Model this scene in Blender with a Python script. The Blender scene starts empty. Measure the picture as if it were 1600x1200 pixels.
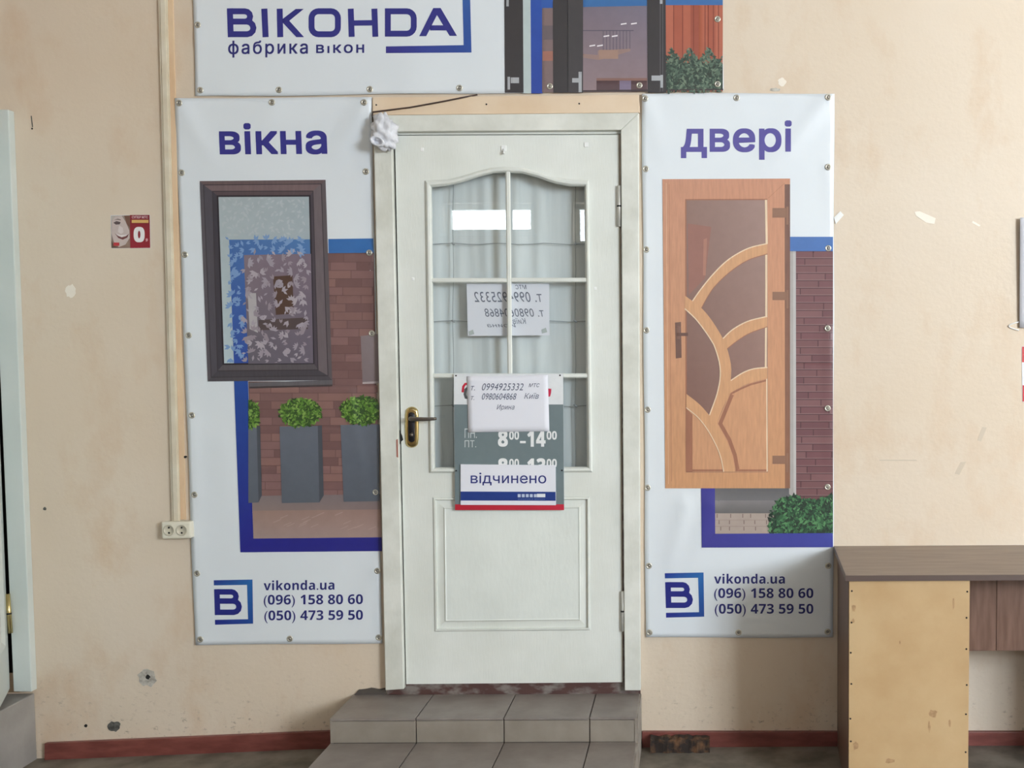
import bpy, bmesh, math, random
from mathutils import Vector, Matrix
from mathutils.geometry import tessellate_polygon

random.seed(7)
S = bpy.context.scene
COL = S.collection

# ------------------------------------------------------------------ camera, world, lights, exposure
F_PX, PPX, PITCH, ROLL, DIST, EYE = 1720.0, 1080.0, 0.055, -0.005, 4.0, 1.466
PPY = 545.0 + F_PX * math.tan(PITCH)
_f = Vector((0, math.cos(PITCH), -math.sin(PITCH)))
_r0, _u0 = Vector((1, 0, 0)), Vector((0, math.sin(PITCH), math.cos(PITCH)))
_r = _r0 * math.cos(ROLL) + _u0 * math.sin(ROLL)
_u = _u0 * math.cos(ROLL) - _r0 * math.sin(ROLL)
CAM = Vector((0, -DIST, EYE))
cam_data = bpy.data.cameras.new('camera')
cam_data.sensor_fit = 'HORIZONTAL'
cam_data.sensor_width = 36.0
cam_data.lens = F_PX / 1600.0 * 36.0
cam_data.shift_x = -(PPX - 800.0) / 1600.0
cam_data.shift_y = (PPY - 600.0) / 1600.0
cam = bpy.data.objects.new('camera', cam_data)
COL.objects.link(cam)
_m = Matrix((_r, _u, -_f)).transposed().to_4x4()
_m.translation = CAM
cam.matrix_world = _m
S.camera = cam

S.view_settings.view_transform = 'Standard'
S.view_settings.look = 'None'
S.view_settings.gamma = 1.0
S.view_settings.use_curve_mapping = False
S.view_settings.exposure = -0.8

world = bpy.data.worlds.new('overcast_sky')
S.world = world
world.use_nodes = True
world.node_tree.nodes['Background'].inputs['Color'].default_value = (0.82, 0.9, 1.0, 1)
world.node_tree.nodes['Background'].inputs['Strength'].default_value = 3.0

YF = -7.0                                   # inner face of the opposite wall
# window openings in the opposite wall: x0, x1, z0, z1, watts of daylight
OPEN = [(-2.45, -1.55, 2.62, 2.92, 24.0), (-1.16, 0.44, 2.5, 2.92, 75.0), (4.6, 7.2, 1.75, 3.9, 1640.0)]
for x0, x1, z0, z1, watts in OPEN:
    ld = bpy.data.lights.new('window_daylight', 'AREA')
    ld.shape = 'RECTANGLE'
    ld.size, ld.size_y = x1 - x0, z1 - z0
    ld.energy = watts
    ld.color = (0.80, 0.905, 1.0)
    lo = bpy.data.objects.new('window_daylight', ld)
    lo.location = ((x0 + x1) / 2, YF - 0.28, (z0 + z1) / 2)
    lo.rotation_euler = (math.pi / 2, 0, 0)
    lo.rotation_euler = (Vector((0, -1, 0)).to_track_quat('Z', 'Y')).to_euler()
    COL.objects.link(lo)


# ------------------------------------------------------------------ helpers
def ray(px, py):
    return _r * ((px - PPX) / F_PX) - _u * ((py - PPY) / F_PX) + _f


def W(px, py, y=0.0):
    """photo pixel -> point on the vertical plane at depth y (the wall is y = 0)"""
    d = ray(px, py)
    return CAM + d * ((y - CAM.y) / d.y)


def G(px, py, z):
    """photo pixel -> point on the horizontal plane at height z"""
    d = ray(px, py)
    return CAM + d * ((z - CAM.z) / d.z)


def s2l(c):
    return c / 12.92 if c <= 0.04045 else ((c + 0.055) / 1.055) ** 2.4


def rgb(r, g, b, k=1.0):
    return tuple(min(0.95, s2l(v / 255.0) * k) for v in (r, g, b)) + (1.0,)


def nodes_of(name):
    m = bpy.data.materials.new(name)
    m.use_nodes = True
    nt = m.node_tree
    return m, nt, nt.nodes['Principled BSDF']


def add_noise(nt, scale, detail=4, stretch=None, rough=0.55, coord='Object'):
    tc = nt.nodes.new('ShaderNodeTexCoord')
    src = tc.outputs[coord]
    if coord == 'Object':
        geo = nt.nodes.new('ShaderNodeNewGeometry')
        src = geo.outputs['Position']
    if stretch:
        mp = nt.nodes.new('ShaderNodeMapping')
        mp.inputs['Scale'].default_value = stretch
        nt.links.new(src, mp.inputs['Vector'])
        src = mp.outputs['Vector']
    n = nt.nodes.new('ShaderNodeTexNoise')
    n.inputs['Scale'].default_value = scale
    n.inputs['Detail'].default_value = detail
    n.inputs['Roughness'].default_value = rough
    nt.links.new(src, n.inputs['Vector'])
    return n.outputs['Fac']


def ramp(nt, fac, p0, p1, c0=(0, 0, 0, 1), c1=(1, 1, 1, 1)):
    r = nt.nodes.new('ShaderNodeValToRGB')
    r.color_ramp.elements[0].position, r.color_ramp.elements[1].position = p0, p1
    r.color_ramp.elements[0].color, r.color_ramp.elements[1].color = c0, c1
    nt.links.new(fac, r.inputs['Fac'])
    return r.outputs['Color']


def mix(nt, fac, a, b, mode='MIX'):
    n = nt.nodes.new('ShaderNodeMix')
    n.data_type = 'RGBA'
    n.blend_type = mode
    for sock, v in ((n.inputs[0], fac), (n.inputs[6], a), (n.inputs[7], b)):
        if isinstance(v, (int, float, tuple)):
            sock.default_value = v
        else:
            nt.links.new(v, sock)
    return n.outputs[2]


def bump(nt, bsdf, h, strength, dist=0.002):
    b = nt.nodes.new('ShaderNodeBump')
    b.inputs['Strength'].default_value = strength
    b.inputs['Distance'].default_value = dist
    nt.links.new(h, b.inputs['Height'])
    nt.links.new(b.outputs['Normal'], bsdf.inputs['Normal'])


def simple(name, c, rough=0.5, metal=0.0, c2=None, scale=6.0, stretch=None, bmp=0.0, bscale=60.0, lo=0.35, hi=0.65, bstretch=None):
    m, nt, b = nodes_of(name)
    b.inputs['Roughness'].default_value = rough
    b.inputs['Metallic'].default_value = metal
    if c2:
        n = add_noise(nt, scale, 6, stretch)
        nt.links.new(ramp(nt, n, lo, hi, c, c2), b.inputs['Base Color'])
    else:
        b.inputs['Base Color'].default_value = c
    if bmp:
        bump(nt, b, add_noise(nt, bscale, 5, bstretch), bmp)
    return m


M = {}
# painted plaster: warm cream, blotchy, with scuffs and flaking paint just above the floor
m, nt, b = nodes_of('cream_wall_paint')
b.inputs['Roughness'].default_value = 0.55
base = ramp(nt, add_noise(nt, 1.3, 5), 0.3, 0.7, rgb(219, 200, 177), rgb(225, 209, 190))
blot = ramp(nt, add_noise(nt, 4.0, 7, (1, 1, 0.6), 0.65), 0.52, 0.7)
c = mix(nt, blot, base, rgb(216, 192, 166))
fine = ramp(nt, add_noise(nt, 38.0, 6, (1, 1, 1.6), 0.7), 0.56, 0.66)
geo = nt.nodes.new('ShaderNodeNewGeometry')
sep = nt.nodes.new('ShaderNodeSeparateXYZ')
nt.links.new(geo.outputs['Position'], sep.inputs[0])
mr = nt.nodes.new('ShaderNodeMapRange')
mr.inputs['From Min'].default_value, mr.inputs['From Max'].default_value = 0.34, 0.02
nt.links.new(sep.outputs['Z'], mr.inputs['Value'])
patch = ramp(nt, add_noise(nt, 7.0, 7, None, 0.7), 0.42, 0.62)
wear = mix(nt, 1.0, mix(nt, 1.0, fine, patch, 'MULTIPLY'), mr.outputs['Result'], 'MULTIPLY')
c = mix(nt, wear, c, rgb(128, 108, 88))
speck = ramp(nt, add_noise(nt, 24.0, 3, None, 0.5), 0.765, 0.79)
c = mix(nt, speck, c, rgb(176, 150, 126))
nt.links.new(c, b.inputs['Base Color'])
hsum = mix(nt, 0.2, add_noise(nt, 5.0, 6), add_noise(nt, 60.0, 6))
bump(nt, b, hsum, 0.35, 0.01)
M['wall'] = m

M['ceiling'] = simple('white_ceiling_paint', rgb(232, 230, 224), 0.8)
M['header'] = simple('peach_board_paint', rgb(226, 200, 170), 0.5, c2=rgb(234, 212, 186), scale=5, bmp=0.15)
M['door'] = simple('aged_white_gloss_paint', rgb(224, 226, 218), 0.42, c2=rgb(236, 238, 232), scale=3.0, bmp=0.25, bscale=45.0, bstretch=(6, 1, 0.6))
M['casing'] = simple('worn_white_casing_paint', rgb(214, 214, 204), 0.45, c2=rgb(234, 234, 226), scale=7.0, bmp=0.25, bscale=40.0, bstretch=(3, 1, 0.8))
M['panel'] = simple('embossed_panel_paint', rgb(226, 230, 224), 0.42, c2=rgb(236, 240, 234), scale=3.0, bmp=0.35, bscale=70.0, bstretch=(1, 1, 0.35))
M['leftdoor'] = simple('pale_grey_door_paint', rgb(206, 214, 210), 0.4, c2=rgb(214, 220, 216), scale=3, bmp=0.1)
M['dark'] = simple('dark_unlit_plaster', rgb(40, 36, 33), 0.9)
M['red'] = simple('dark_red_floor_paint', rgb(112, 58, 52), 0.4, c2=rgb(134, 76, 68), scale=9, stretch=(1, 1, 4), bmp=0.3)
M['threshold'] = simple('worn_brown_threshold_and_gap_shade', rgb(84, 56, 52), 0.6, c2=rgb(132, 124, 118), scale=14, stretch=(1, 1, 2), lo=0.45, hi=0.62, bmp=0.5)
M['tile'] = simple('grey_brown_ceramic_tile', rgb(126, 116, 110), 0.42, c2=rgb(142, 133, 127), scale=9, bmp=0.12)
M['tile_riser'] = simple('sandy_grey_ceramic_tile', rgb(136, 127, 116), 0.5, c2=rgb(150, 141, 130), scale=9, bmp=0.12)
M['grout'] = simple('dark_grout', rgb(84, 76, 70), 0.9, bmp=0.3)
M['plaster_side'] = simple('smeared_cement', rgb(168, 160, 150), 0.8, c2=rgb(140, 130, 120), scale=12, bmp=0.5)
M['step_paint'] = simple('scuffed_grey_concrete_paint', rgb(144, 140, 136), 0.5, c2=rgb(162, 158, 154), scale=5, bmp=0.3)
M['floor'] = simple('worn_concrete_floor', rgb(96, 88, 78), 0.55, c2=rgb(136, 128, 116), scale=8, bmp=0.4, bscale=30)
M['desk_top'] = simple('grey_brown_laminate', rgb(120, 104, 93), 0.38, c2=rgb(138, 121, 108), scale=5, stretch=(1.2, 8, 12), bmp=0.05)
M['desk_edge'] = simple('dark_edge_band', rgb(92, 76, 70), 0.45)
M['desk_side'] = simple('brown_laminate_board', rgb(104, 80, 68), 0.42, c2=rgb(122, 96, 82), scale=6, stretch=(8, 8, 1))
M['hardboard'] = simple('ochre_hardboard', rgb(184, 150, 106), 0.5, c2=rgb(198, 168, 126), scale=3.5, bmp=0.15)
M['modesty'] = simple('red_brown_wood_board', rgb(102, 74, 60), 0.4, c2=rgb(122, 92, 78), scale=6, stretch=(9, 9, 1))
M['trunk'] = simple('cream_plastic_trunking', rgb(226, 216, 196), 0.45, c2=rgb(214, 200, 176), scale=9)
M['batten'] = simple('peach_painted_batten', rgb(232, 204, 170), 0.5, c2=rgb(222, 188, 152), scale=11, stretch=(1, 1, 0.4))
M['socket'] = simple('yellowed_plastic', rgb(230, 224, 206), 0.35)
M['socket_in'] = simple('shadow_grey_plastic', rgb(204, 196, 176), 0.4)  # shade of the socket recess put into a darker plastic tone
M['hole'] = simple('black_recess', rgb(26, 24, 24), 0.8)
M['steel'] = simple('grommet_metal', rgb(206, 202, 190), 0.35, 0.8)
M['screw'] = simple('dull_screw_head', rgb(150, 146, 138), 0.45, 0.6)
M['brass'] = simple('polished_brass', rgb(206, 186, 132), 0.22, 1.0)
M['black_metal'] = simple('black_lacquered_metal', rgb(42, 40, 44), 0.3, 0.5)
M['lever'] = simple('brushed_dark_nickel', rgb(120, 112, 104), 0.3, 0.9)
M['hinge'] = simple('painted_hinge', rgb(206, 204, 196), 0.4, 0.2)
M['paper'] = simple('white_paper', rgb(236, 236, 244), 0.8)
M['foam'] = simple('white_crumpled_film', rgb(232, 232, 236), 0.4, c2=rgb(212, 212, 218), scale=40, bmp=0.6, bscale=70)
M['wire'] = simple('black_cable_sheath', rgb(70, 52, 46), 0.5)
M['thin_wire'] = simple('grey_wire', rgb(150, 156, 158), 0.5)
M['char'] = simple('charred_wood', rgb(44, 34, 28), 0.85, c2=rgb(120, 84, 56), scale=26, lo=0.45, hi=0.7, bmp=0.8)
M['patch'] = simple('exposed_grey_plaster', rgb(206, 200, 190), 0.9, c2=rgb(160, 152, 142), scale=60, bmp=0.8)
M['chip'] = simple('dark_chipped_plaster', rgb(112, 110, 104), 0.9, c2=rgb(66, 64, 60), scale=70, bmp=0.8)
M['tape'] = simple('white_tape', rgb(244, 244, 242), 0.5)
M['residue'] = simple('tape_residue_film', rgb(244, 234, 220), 0.4)
M['board_scuff'] = simple('brown_board_scuff', rgb(158, 124, 88), 0.7, c2=rgb(186, 152, 110), scale=60)
M['scuff'] = simple('grey_scuff', rgb(208, 192, 172), 0.7)
M['blue_paint'] = simple('pale_blue_paint', rgb(126, 164, 178), 0.6)
M['rust'] = simple('exposed_red_primer', rgb(170, 110, 96), 0.7)
M['vinyl'] = simple('white_vinyl_banner', rgb(228, 233, 238), 0.38, c2=rgb(232, 237, 241), scale=2.0, bmp=0.04, bscale=300)
M['board_plastic'] = simple('sign_plastic_edge', rgb(200, 204, 206), 0.4)

# printed ink: the colour of the print is stored per vertex
def ink_mat(name, rough, grain=None):
    m, nt, b = nodes_of(name)
    b.inputs['Roughness'].default_value = rough
    at = nt.nodes.new('ShaderNodeAttribute')
    at.attribute_name = 'ink'
    g = ramp(nt, add_noise(nt, grain[0] if grain else 30.0, 6, grain[1] if grain else None), 0.3, 0.7,
             (grain[2],) * 3 + (1,) if grain else (0.93, 0.93, 0.93, 1), (1, 1, 1, 1))
    nt.links.new(mix(nt, 1.0, at.outputs['Color'], g, 'MULTIPLY'), b.inputs['Base Color'])
    return m


M['ink'] = ink_mat('printed_ink', 0.38)
M['ink_grain'] = ink_mat('printed_wood_grain', 0.38, (9.0, (14, 1, 1.6), 0.84))
M['ink_paper'] = ink_mat('printed_paper_ink', 0.7)

# window glass: thin clear sheet that mirrors a little of the hall
m = bpy.data.materials.new('thin_clear_glass')
m.use_nodes = True
nt = m.node_tree
nt.nodes.remove(nt.nodes['Principled BSDF'])
tr, gl, lw, mx = (nt.nodes.new('ShaderNode' + k) for k in ('BsdfTransparent', 'BsdfGlossy', 'LayerWeight', 'MixShader'))
tr.inputs['Color'].default_value = (0.95, 0.97, 0.97, 1)
gl.inputs['Roughness'].default_value = 0.0
pw, ma = nt.nodes.new('ShaderNodeMath'), nt.nodes.new('ShaderNodeMath')
pw.operation, ma.operation = 'POWER', 'MULTIPLY_ADD'
pw.inputs[1].default_value = 5.0
ma.inputs[1].default_value, ma.inputs[2].default_value = 0.9, 0.075
lw.inputs['Blend'].default_value = 0.5
nt.links.new(lw.outputs['Facing'], pw.inputs[0])
nt.links.new(pw.outputs[0], ma.inputs[0])
nt.links.new(ma.outputs[0], mx.inputs[0])
nt.links.new(tr.outputs[0], mx.inputs[1])
nt.links.new(gl.outputs[0], mx.inputs[2])
nt.links.new(mx.outputs[0], nt.nodes['Material Output'].inputs['Surface'])
M['glass'] = m
m, nt, b = nodes_of('grey_white_net_curtain')
b.inputs['Roughness'].default_value = 0.9
nt.links.new(ramp(nt, add_noise(nt, 6.0, 5, (5, 1, 0.4)), 0.3, 0.7, rgb(214, 219, 219), rgb(228, 232, 232)), b.inputs['Base Color'])
M['curtain'] = m


def tag(o, label=None, cat=None, group=None, kind=None):
    for k, v in (('label', label), ('category', cat), ('group', group), ('kind', kind)):
        if v:
            o[k] = v
    return o


def link(o, parent=None):
    COL.objects.link(o)
    if parent is not None:
        o.parent = parent
        if parent.type == 'EMPTY':
            o.matrix_parent_inverse = Matrix.Translation(-Vector(parent.location))
    return o


def thing(name, loc, label, cat, group=None, kind=None):
    o = bpy.data.objects.new(name, None)
    o.empty_display_size = 0.05
    o.location = loc
    COL.objects.link(o)
    return tag(o, label, cat, group, kind)


def mesh(name, verts, faces, mat, parent=None, smooth=False, bev=0.0):
    bm = bmesh.new()
    vs = [bm.verts.new(v) for v in verts]
    for f in faces:
        try:
            bm.faces.new([vs[i] for i in f])
        except ValueError:
            pass
    return from_bm(name, bm, mat, parent, smooth, bev)


def from_bm(name, bm, mat, parent=None, smooth=False, bev=0.0):
    bmesh.ops.recalc_face_normals(bm, faces=bm.faces)
    if bev:
        es = [e for e in bm.edges if len(e.link_faces) == 2 and e.calc_face_angle(0) > 0.6]
        bmesh.ops.bevel(bm, geom=es, offset=bev, segments=2, affect='EDGES', profile=0.5)
        bmesh.ops.recalc_face_normals(bm, faces=bm.faces)
    me = bpy.data.meshes.new(name)
    bm.to_mesh(me)
    bm.free()
    if smooth:
        for p in me.polygons:
            p.use_smooth = True
    me.materials.append(M[mat] if isinstance(mat, str) else mat)
    return link(bpy.data.objects.new(name, me), parent)


def box(name, x0, x1, y0, y1, z0, z1, mat, parent=None, bev=0.0):
    v = [(x, y, z) for x in (x0, x1) for y in (y0, y1) for z in (z0, z1)]
    f = [(0, 1, 3, 2), (4, 6, 7, 5), (0, 4, 5, 1), (2, 3, 7, 6), (0, 2, 6, 4), (1, 5, 7, 3)]
    return mesh(name, v, f, mat, parent, bev=bev)


def boxes(name, lst, mat, parent=None):
    v, f = [], []
    for x0, x1, y0, y1, z0, z1 in lst:
        k = len(v)
        v += [(x, y, z) for x in (x0, x1) for y in (y0, y1) for z in (z0, z1)]
        f += [tuple(i + k for i in q) for q in ((0, 1, 3, 2), (4, 6, 7, 5), (0, 4, 5, 1), (2, 3, 7, 6), (0, 2, 6, 4), (1, 5, 7, 3))]
    return mesh(name, v, f, mat, parent)


def prism(name, pts, mat, parent=None, bev=0.0, smooth=False):
    """pts: list of (front point, back point) pairs -> closed solid"""
    n = len(pts)
    v = [a for a, _ in pts] + [b_ for _, b_ in pts]
    f = [tuple(range(n)), tuple(range(2 * n - 1, n - 1, -1))]
    f += [(i, (i + 1) % n, n + (i + 1) % n, n + i) for i in range(n)]
    bm = bmesh.new()
    vs = [bm.verts.new(q) for q in v]
    for q in f:
        bm.faces.new([vs[i] for i in q])
    bm.normal_update()
    bmesh.ops.triangulate(bm, faces=[q for q in bm.faces if len(q.verts) > 4])
    if bev:
        bmesh.ops.dissolve_limit(bm, angle_limit=0.01, verts=bm.verts, edges=bm.edges)
    return from_bm(name, bm, mat, parent, smooth, bev)


def slab(name, px, yf, yb, mat, parent=None, bev=0.0, smooth=False):
    """outline in photo pixels on the plane yf, given real thickness back to yb"""
    pts = []
    for x, y in px:
        a = W(x, y, yf)
        pts.append((a, Vector((a.x, yb, a.z))))
    return prism(name, pts, mat, parent, bev, smooth)


def loft(name, loops, mat, parent=None, smooth=False, cap_last=False, cap_first=False):
    """closed loops of points joined in order"""
    n = len(loops[0])
    v = [p for l in loops for p in l]
    f = []
    for k in range(len(loops) - 1):
        f += [(k * n + i, k * n + (i + 1) % n, (k + 1) * n + (i + 1) % n, (k + 1) * n + i) for i in range(n)]
    if cap_last:
        f.append(tuple(range((len(loops) - 1) * n, len(loops) * n)))
    if cap_first:
        f.append(tuple(range(n)))
    return mesh(name, v, f, mat, parent, smooth)


def tube(name, pts, r, mat, parent=None, seg=8):
    loops = []
    for i, p in enumerate(pts):
        p = Vector(p)
        d = (Vector(pts[min(i + 1, len(pts) - 1)]) - Vector(pts[max(i - 1, 0)])).normalized()
        a = d.orthogonal().normalized() if i == 0 else (a - d * a.dot(d)).normalized()
        c = d.cross(a)
        rr = r[i] if isinstance(r, (list, tuple)) else r
        loops.append([p + (a * math.cos(t) + c * math.sin(t)) * rr for t in [2 * math.pi * k / seg for k in range(seg)]])
    return loft(name, loops, mat, parent, True, True, True)


def lathe(name, prof, mat, seg=16):
    """profile (radius, depth towards the viewer) turned about the y axis -> mesh data"""
    bm = bmesh.new()
    rows = []
    for r, d in prof:
        rows.append([bm.verts.new((r * math.cos(2 * math.pi * k / seg), -d, r * math.sin(2 * math.pi * k / seg))) for k in range(seg)])
    for a, c in zip(rows, rows[1:]):
        for k in range(seg):
            bm.faces.new((a[k], a[(k + 1) % seg], c[(k + 1) % seg], c[k]))
    bm.faces.new(rows[-1])
    bmesh.ops.remove_doubles(bm, verts=bm.verts, dist=1e-6)
    bmesh.ops.recalc_face_normals(bm, faces=bm.faces)
    me = bpy.data.meshes.new(name)
    bm.to_mesh(me)
    bm.free()
    for p in me.polygons:
        p.use_smooth = True
    me.materials.append(M[mat])
    return me


# ------------------------------------------------------------------ flat print, laid out in pixels on its sheet
_font_cache = {}


def heavy(t):
    """the built-in font's heavy sans digits and small letters"""
    return ''.join(chr(0x1D7EC + int(c)) if c.isdigit() else chr(0x1D5EE + ord(c) - 97) if 'a' <= c <= 'z' else c for c in t)



def glyphs(body, spacing=1.0, shear=0.0):
    """outlines of the built-in font, each contour filled by itself (its strokes may overlap)"""
    key = (body, spacing, shear)
    if key in _font_cache:
        return _font_cache[key]
    c = bpy.data.curves.new('t', 'FONT')
    c.body, c.space_character, c.shear = body, spacing, shear
    c.resolution_u = 4
    c.fill_mode = 'NONE'
    o = bpy.data.objects.new('t', c)
    COL.objects.link(o)
    bpy.context.view_layer.update()
    me = bpy.data.meshes.new_from_object(o.evaluated_get(bpy.context.evaluated_depsgraph_get()))
    co = [(v.co.x, v.co.y) for v in me.vertices]
    nb = {}
    for e in me.edges:
        i, j = e.vertices
        nb.setdefault(i, []).append(j)
        nb.setdefault(j, []).append(i)
    seen, loops = set(), []
    for i in range(len(co)):
        if i in seen or i not in nb:
            continue
        lp, prev, cur = [], None, i
        while cur not in seen:
            seen.add(cur)
            lp.append(cur)
            nx_ = [k for k in nb[cur] if k != prev and k not in seen]
            prev = cur
            if not nx_:
                break
            cur = min(nx_) if len(lp) == 1 else nx_[0]
        P = []
        for k in lp:
            if not P or math.dist(P[-1], co[k]) > 1e-5:
                P.append(co[k])
        if len(P) > 2 and math.dist(P[0], P[-1]) < 1e-5:
            P.pop()
        if len(P) > 2:
            loops.append(P)
    bpy.data.objects.remove(o)
    bpy.data.curves.remove(c)
    bpy.data.meshes.remove(me)

    def area(P):
        return 0.5 * sum(P[i - 1][0] * P[i][1] - P[i][0] * P[i - 1][1] for i in range(len(P)))

    def inside(p, P):
        r = False
        for i in range(len(P)):
            (xa, ya), (xb, yb) = P[i - 1], P[i]
            if (ya > p[1]) != (yb > p[1]) and p[0] < (xb - xa) * (p[1] - ya) / (yb - ya) + xa:
                r = not r
        return r

    # a contour lying wholly inside another is a hole
    hole = [P for P in loops if any(Q is not P and abs(area(Q)) > abs(area(P)) and all(inside(p, Q) for p in P) for Q in loops)]
    outer = [P for P in loops if not any(P is h for h in hole)]
    own = {i: [] for i in range(len(outer))}
    for h in hole:
        cand = [i for i in range(len(outer)) if all(inside(p, outer[i]) for p in h)]
        if cand:
            own[min(cand, key=lambda i: abs(area(outer[i])))].append(h)
    vs, fs = [], []
    for i, P in enumerate(outer):
        grp = [P] + own[i]
        k = len(vs)
        flat = [Vector((x, y, 0)) for L in grp for x, y in L]
        for t in tessellate_polygon([[Vector((x, y, 0)) for x, y in L] for L in grp]):
            fs.append(tuple(k + q for q in t))
        vs += [(q.x, q.y) for q in flat]
    _font_cache[key] = (vs, fs)
    return vs, fs


class Sheet:
    """a printed sheet: surface(px, py) gives how far its face stands off the wall (metres)"""
    GAP = 0.0005

    def __init__(self, root, surf, step=7.0):
        self.root, self.surf, self.step, self.parts = root, surf, step, {}

    def part(self, name):
        return self.parts.setdefault(name, dict(polys=[], clip=None, mat='ink', parent=None, label=None))

    def cfg(self, name, **k):
        self.part(name).update(k)

    def poly(self, name, pts, col, layer=1.0):
        self.part(name)['polys'].append((pts, col, layer, None))

    def rect(self, name, x0, y0, x1, y1, col, layer=1.0):
        self.poly(name, [(x0, y0), (x1, y0), (x1, y1), (x0, y1)], col, layer)

    def strip(self, name, pts, w, col, layer=1.0, closed=False):
        """thick poly-line with mitred corners"""
        n = len(pts)
        L, R = [], []
        for i in range(n):
            p = Vector(pts[i])
            a = Vector(pts[i - 1]) if (i > 0 or closed) else None
            c = Vector(pts[(i + 1) % n]) if (i < n - 1 or closed) else None
            d1 = (p - a).normalized() if a else (c - p).normalized()
            d2 = (c - p).normalized() if c else d1
            n1, n2 = Vector((-d1.y, d1.x)), Vector((-d2.y, d2.x))
            mt = (n1 + n2).normalized()
            k = w / 2 / max(0.35, mt.dot(n1))
            L.append(tuple(p + mt * k))
            R.append(tuple(p - mt * k))
        for i in range(n if closed else n - 1):
            j = (i + 1) % n
            self.poly(name, [L[i], L[j], R[j], R[i]], col, layer)

    def text(self, name, body, x0, y0, x1, y1, col, layer=2.0, offset=0.0, spacing=1.0, shear=0.0, slope=0.0, mirror=False, lean=0.0, split=False):
        """ink bounding box x0..x1, y0..y1 in pixels; slope lifts the right end"""
        vs, fs = glyphs(body, spacing, shear)
        ax, bx = min(v[0] for v in vs), max(v[0] for v in vs)
        ay, by = min(v[1] for v in vs), max(v[1] for v in vs)
        d = max(0.0, offset) * (x1 - x0) / (bx - ax)          # bold: the outline stamped with a small shift
        x0, x1, y0, y1 = x0 + d, x1 - d, y0 + d, y1 - d
        for k, (sx, sy) in enumerate(((-d, -d), (d, -d), (d, d), (-d, d), (d, 0), (-d, 0)) if d else ((0, 0),)):
            out = []
            for x, y in vs:
                u, t = (x - ax) / (bx - ax), (y - ay) / (by - ay)
                if mirror:
                    u = 1 - u
                out.append((x0 + u * (x1 - x0) + (1 - t) * lean + sx, y1 - t * (y1 - y0) - u * slope + sy))
            if not split:
                self.part(name)['polys'].append((out, col, layer + 0.04 * k, fs))
                continue
            # one part for each group of characters
            ivs, cl_ = sorted((min(vs[i][0] for i in f), max(vs[i][0] for i in f)) for f in fs), []
            for a, c in ivs:
                if cl_ and a - cl_[-1][1] < 0.17:
                    cl_[-1][1] = max(cl_[-1][1], c)
                else:
                    cl_.append([a, c])
            for n, (a, c) in enumerate(cl_):
                self.part('%s.%d' % (name, n))['polys'].append((out, col, layer + 0.04 * k, [f for f in fs if a <= vs[f[0]][0] <= c]))

    def build(self):
        made = {}
        for name, p in self.parts.items():
            bm = bmesh.new()
            cl = bm.verts.layers.float_color.new('ink')
            for pts, col, layer, fs in p['polys']:
                vs = []
                for i, q in enumerate(pts):
                    v = bm.verts.new((q[0], q[1], layer))
                    v[cl] = col[i] if isinstance(col, list) else col
                    vs.append(v)
                for f in (fs or [range(len(pts))]):
                    try:
                        bm.faces.new([vs[i] for i in f])
                    except ValueError:
                        pass
            bmesh.ops.delete(bm, geom=[v for v in bm.verts if not v.link_faces], context='VERTS')
            bm.normal_update()
            bmesh.ops.triangulate(bm, faces=[f for f in bm.faces if len(f.verts) > 4])
            if p['clip']:
                x0, y0, x1, y1 = p['clip']
                for co, no in (((x0, 0, 0), (-1, 0, 0)), ((x1, 0, 0), (1, 0, 0)), ((0, y0, 0), (0, -1, 0)), ((0, y1, 0), (0, 1, 0))):
                    bmesh.ops.bisect_plane(bm, geom=bm.verts[:] + bm.edges[:] + bm.faces[:], plane_co=co, plane_no=no, clear_outer=True)
            if self.step:
                for ax in (0, 1):
                    lo = min(v.co[ax] for v in bm.verts)
                    hi = max(v.co[ax] for v in bm.verts)
                    k = math.ceil(lo / self.step + 1e-3)
                    while k * self.step < hi - 0.2:
                        co, no = [0, 0, 0], [0, 0, 0]
                        co[ax], no[ax] = k * self.step, 1
                        bmesh.ops.bisect_plane(bm, geom=bm.verts[:] + bm.edges[:] + bm.faces[:], plane_co=co, plane_no=no)
                        k += 1
            for v in bm.verts:
                v.co = W(v.co.x, v.co.y, -(self.surf(v.co.x, v.co.y) + v.co.z * self.GAP))
            oname = name.split('#')[0]
            me = bpy.data.meshes.new(oname)
            for f in bm.faces:
                f.normal_update()
                if f.normal.y > 0:
                    f.normal_flip()
                f.smooth = True
            bm.to_mesh(me)
            bm.free()
            me.materials.append(M[p['mat']])
            par = made[p['parent']] if p['parent'] else self.root
            o = link(bpy.data.objects.new(oname, me), par)
            if p['label']:
                o['label'] = p['label']
            made[name] = o
        return made


def quad_map(q):
    tl, tr_, br, bl = [Vector(p) for p in q]
    return lambda u, v: (tl * (1 - u) + tr_ * u) * (1 - v) + (bl * (1 - u) + br * u) * v


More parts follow.
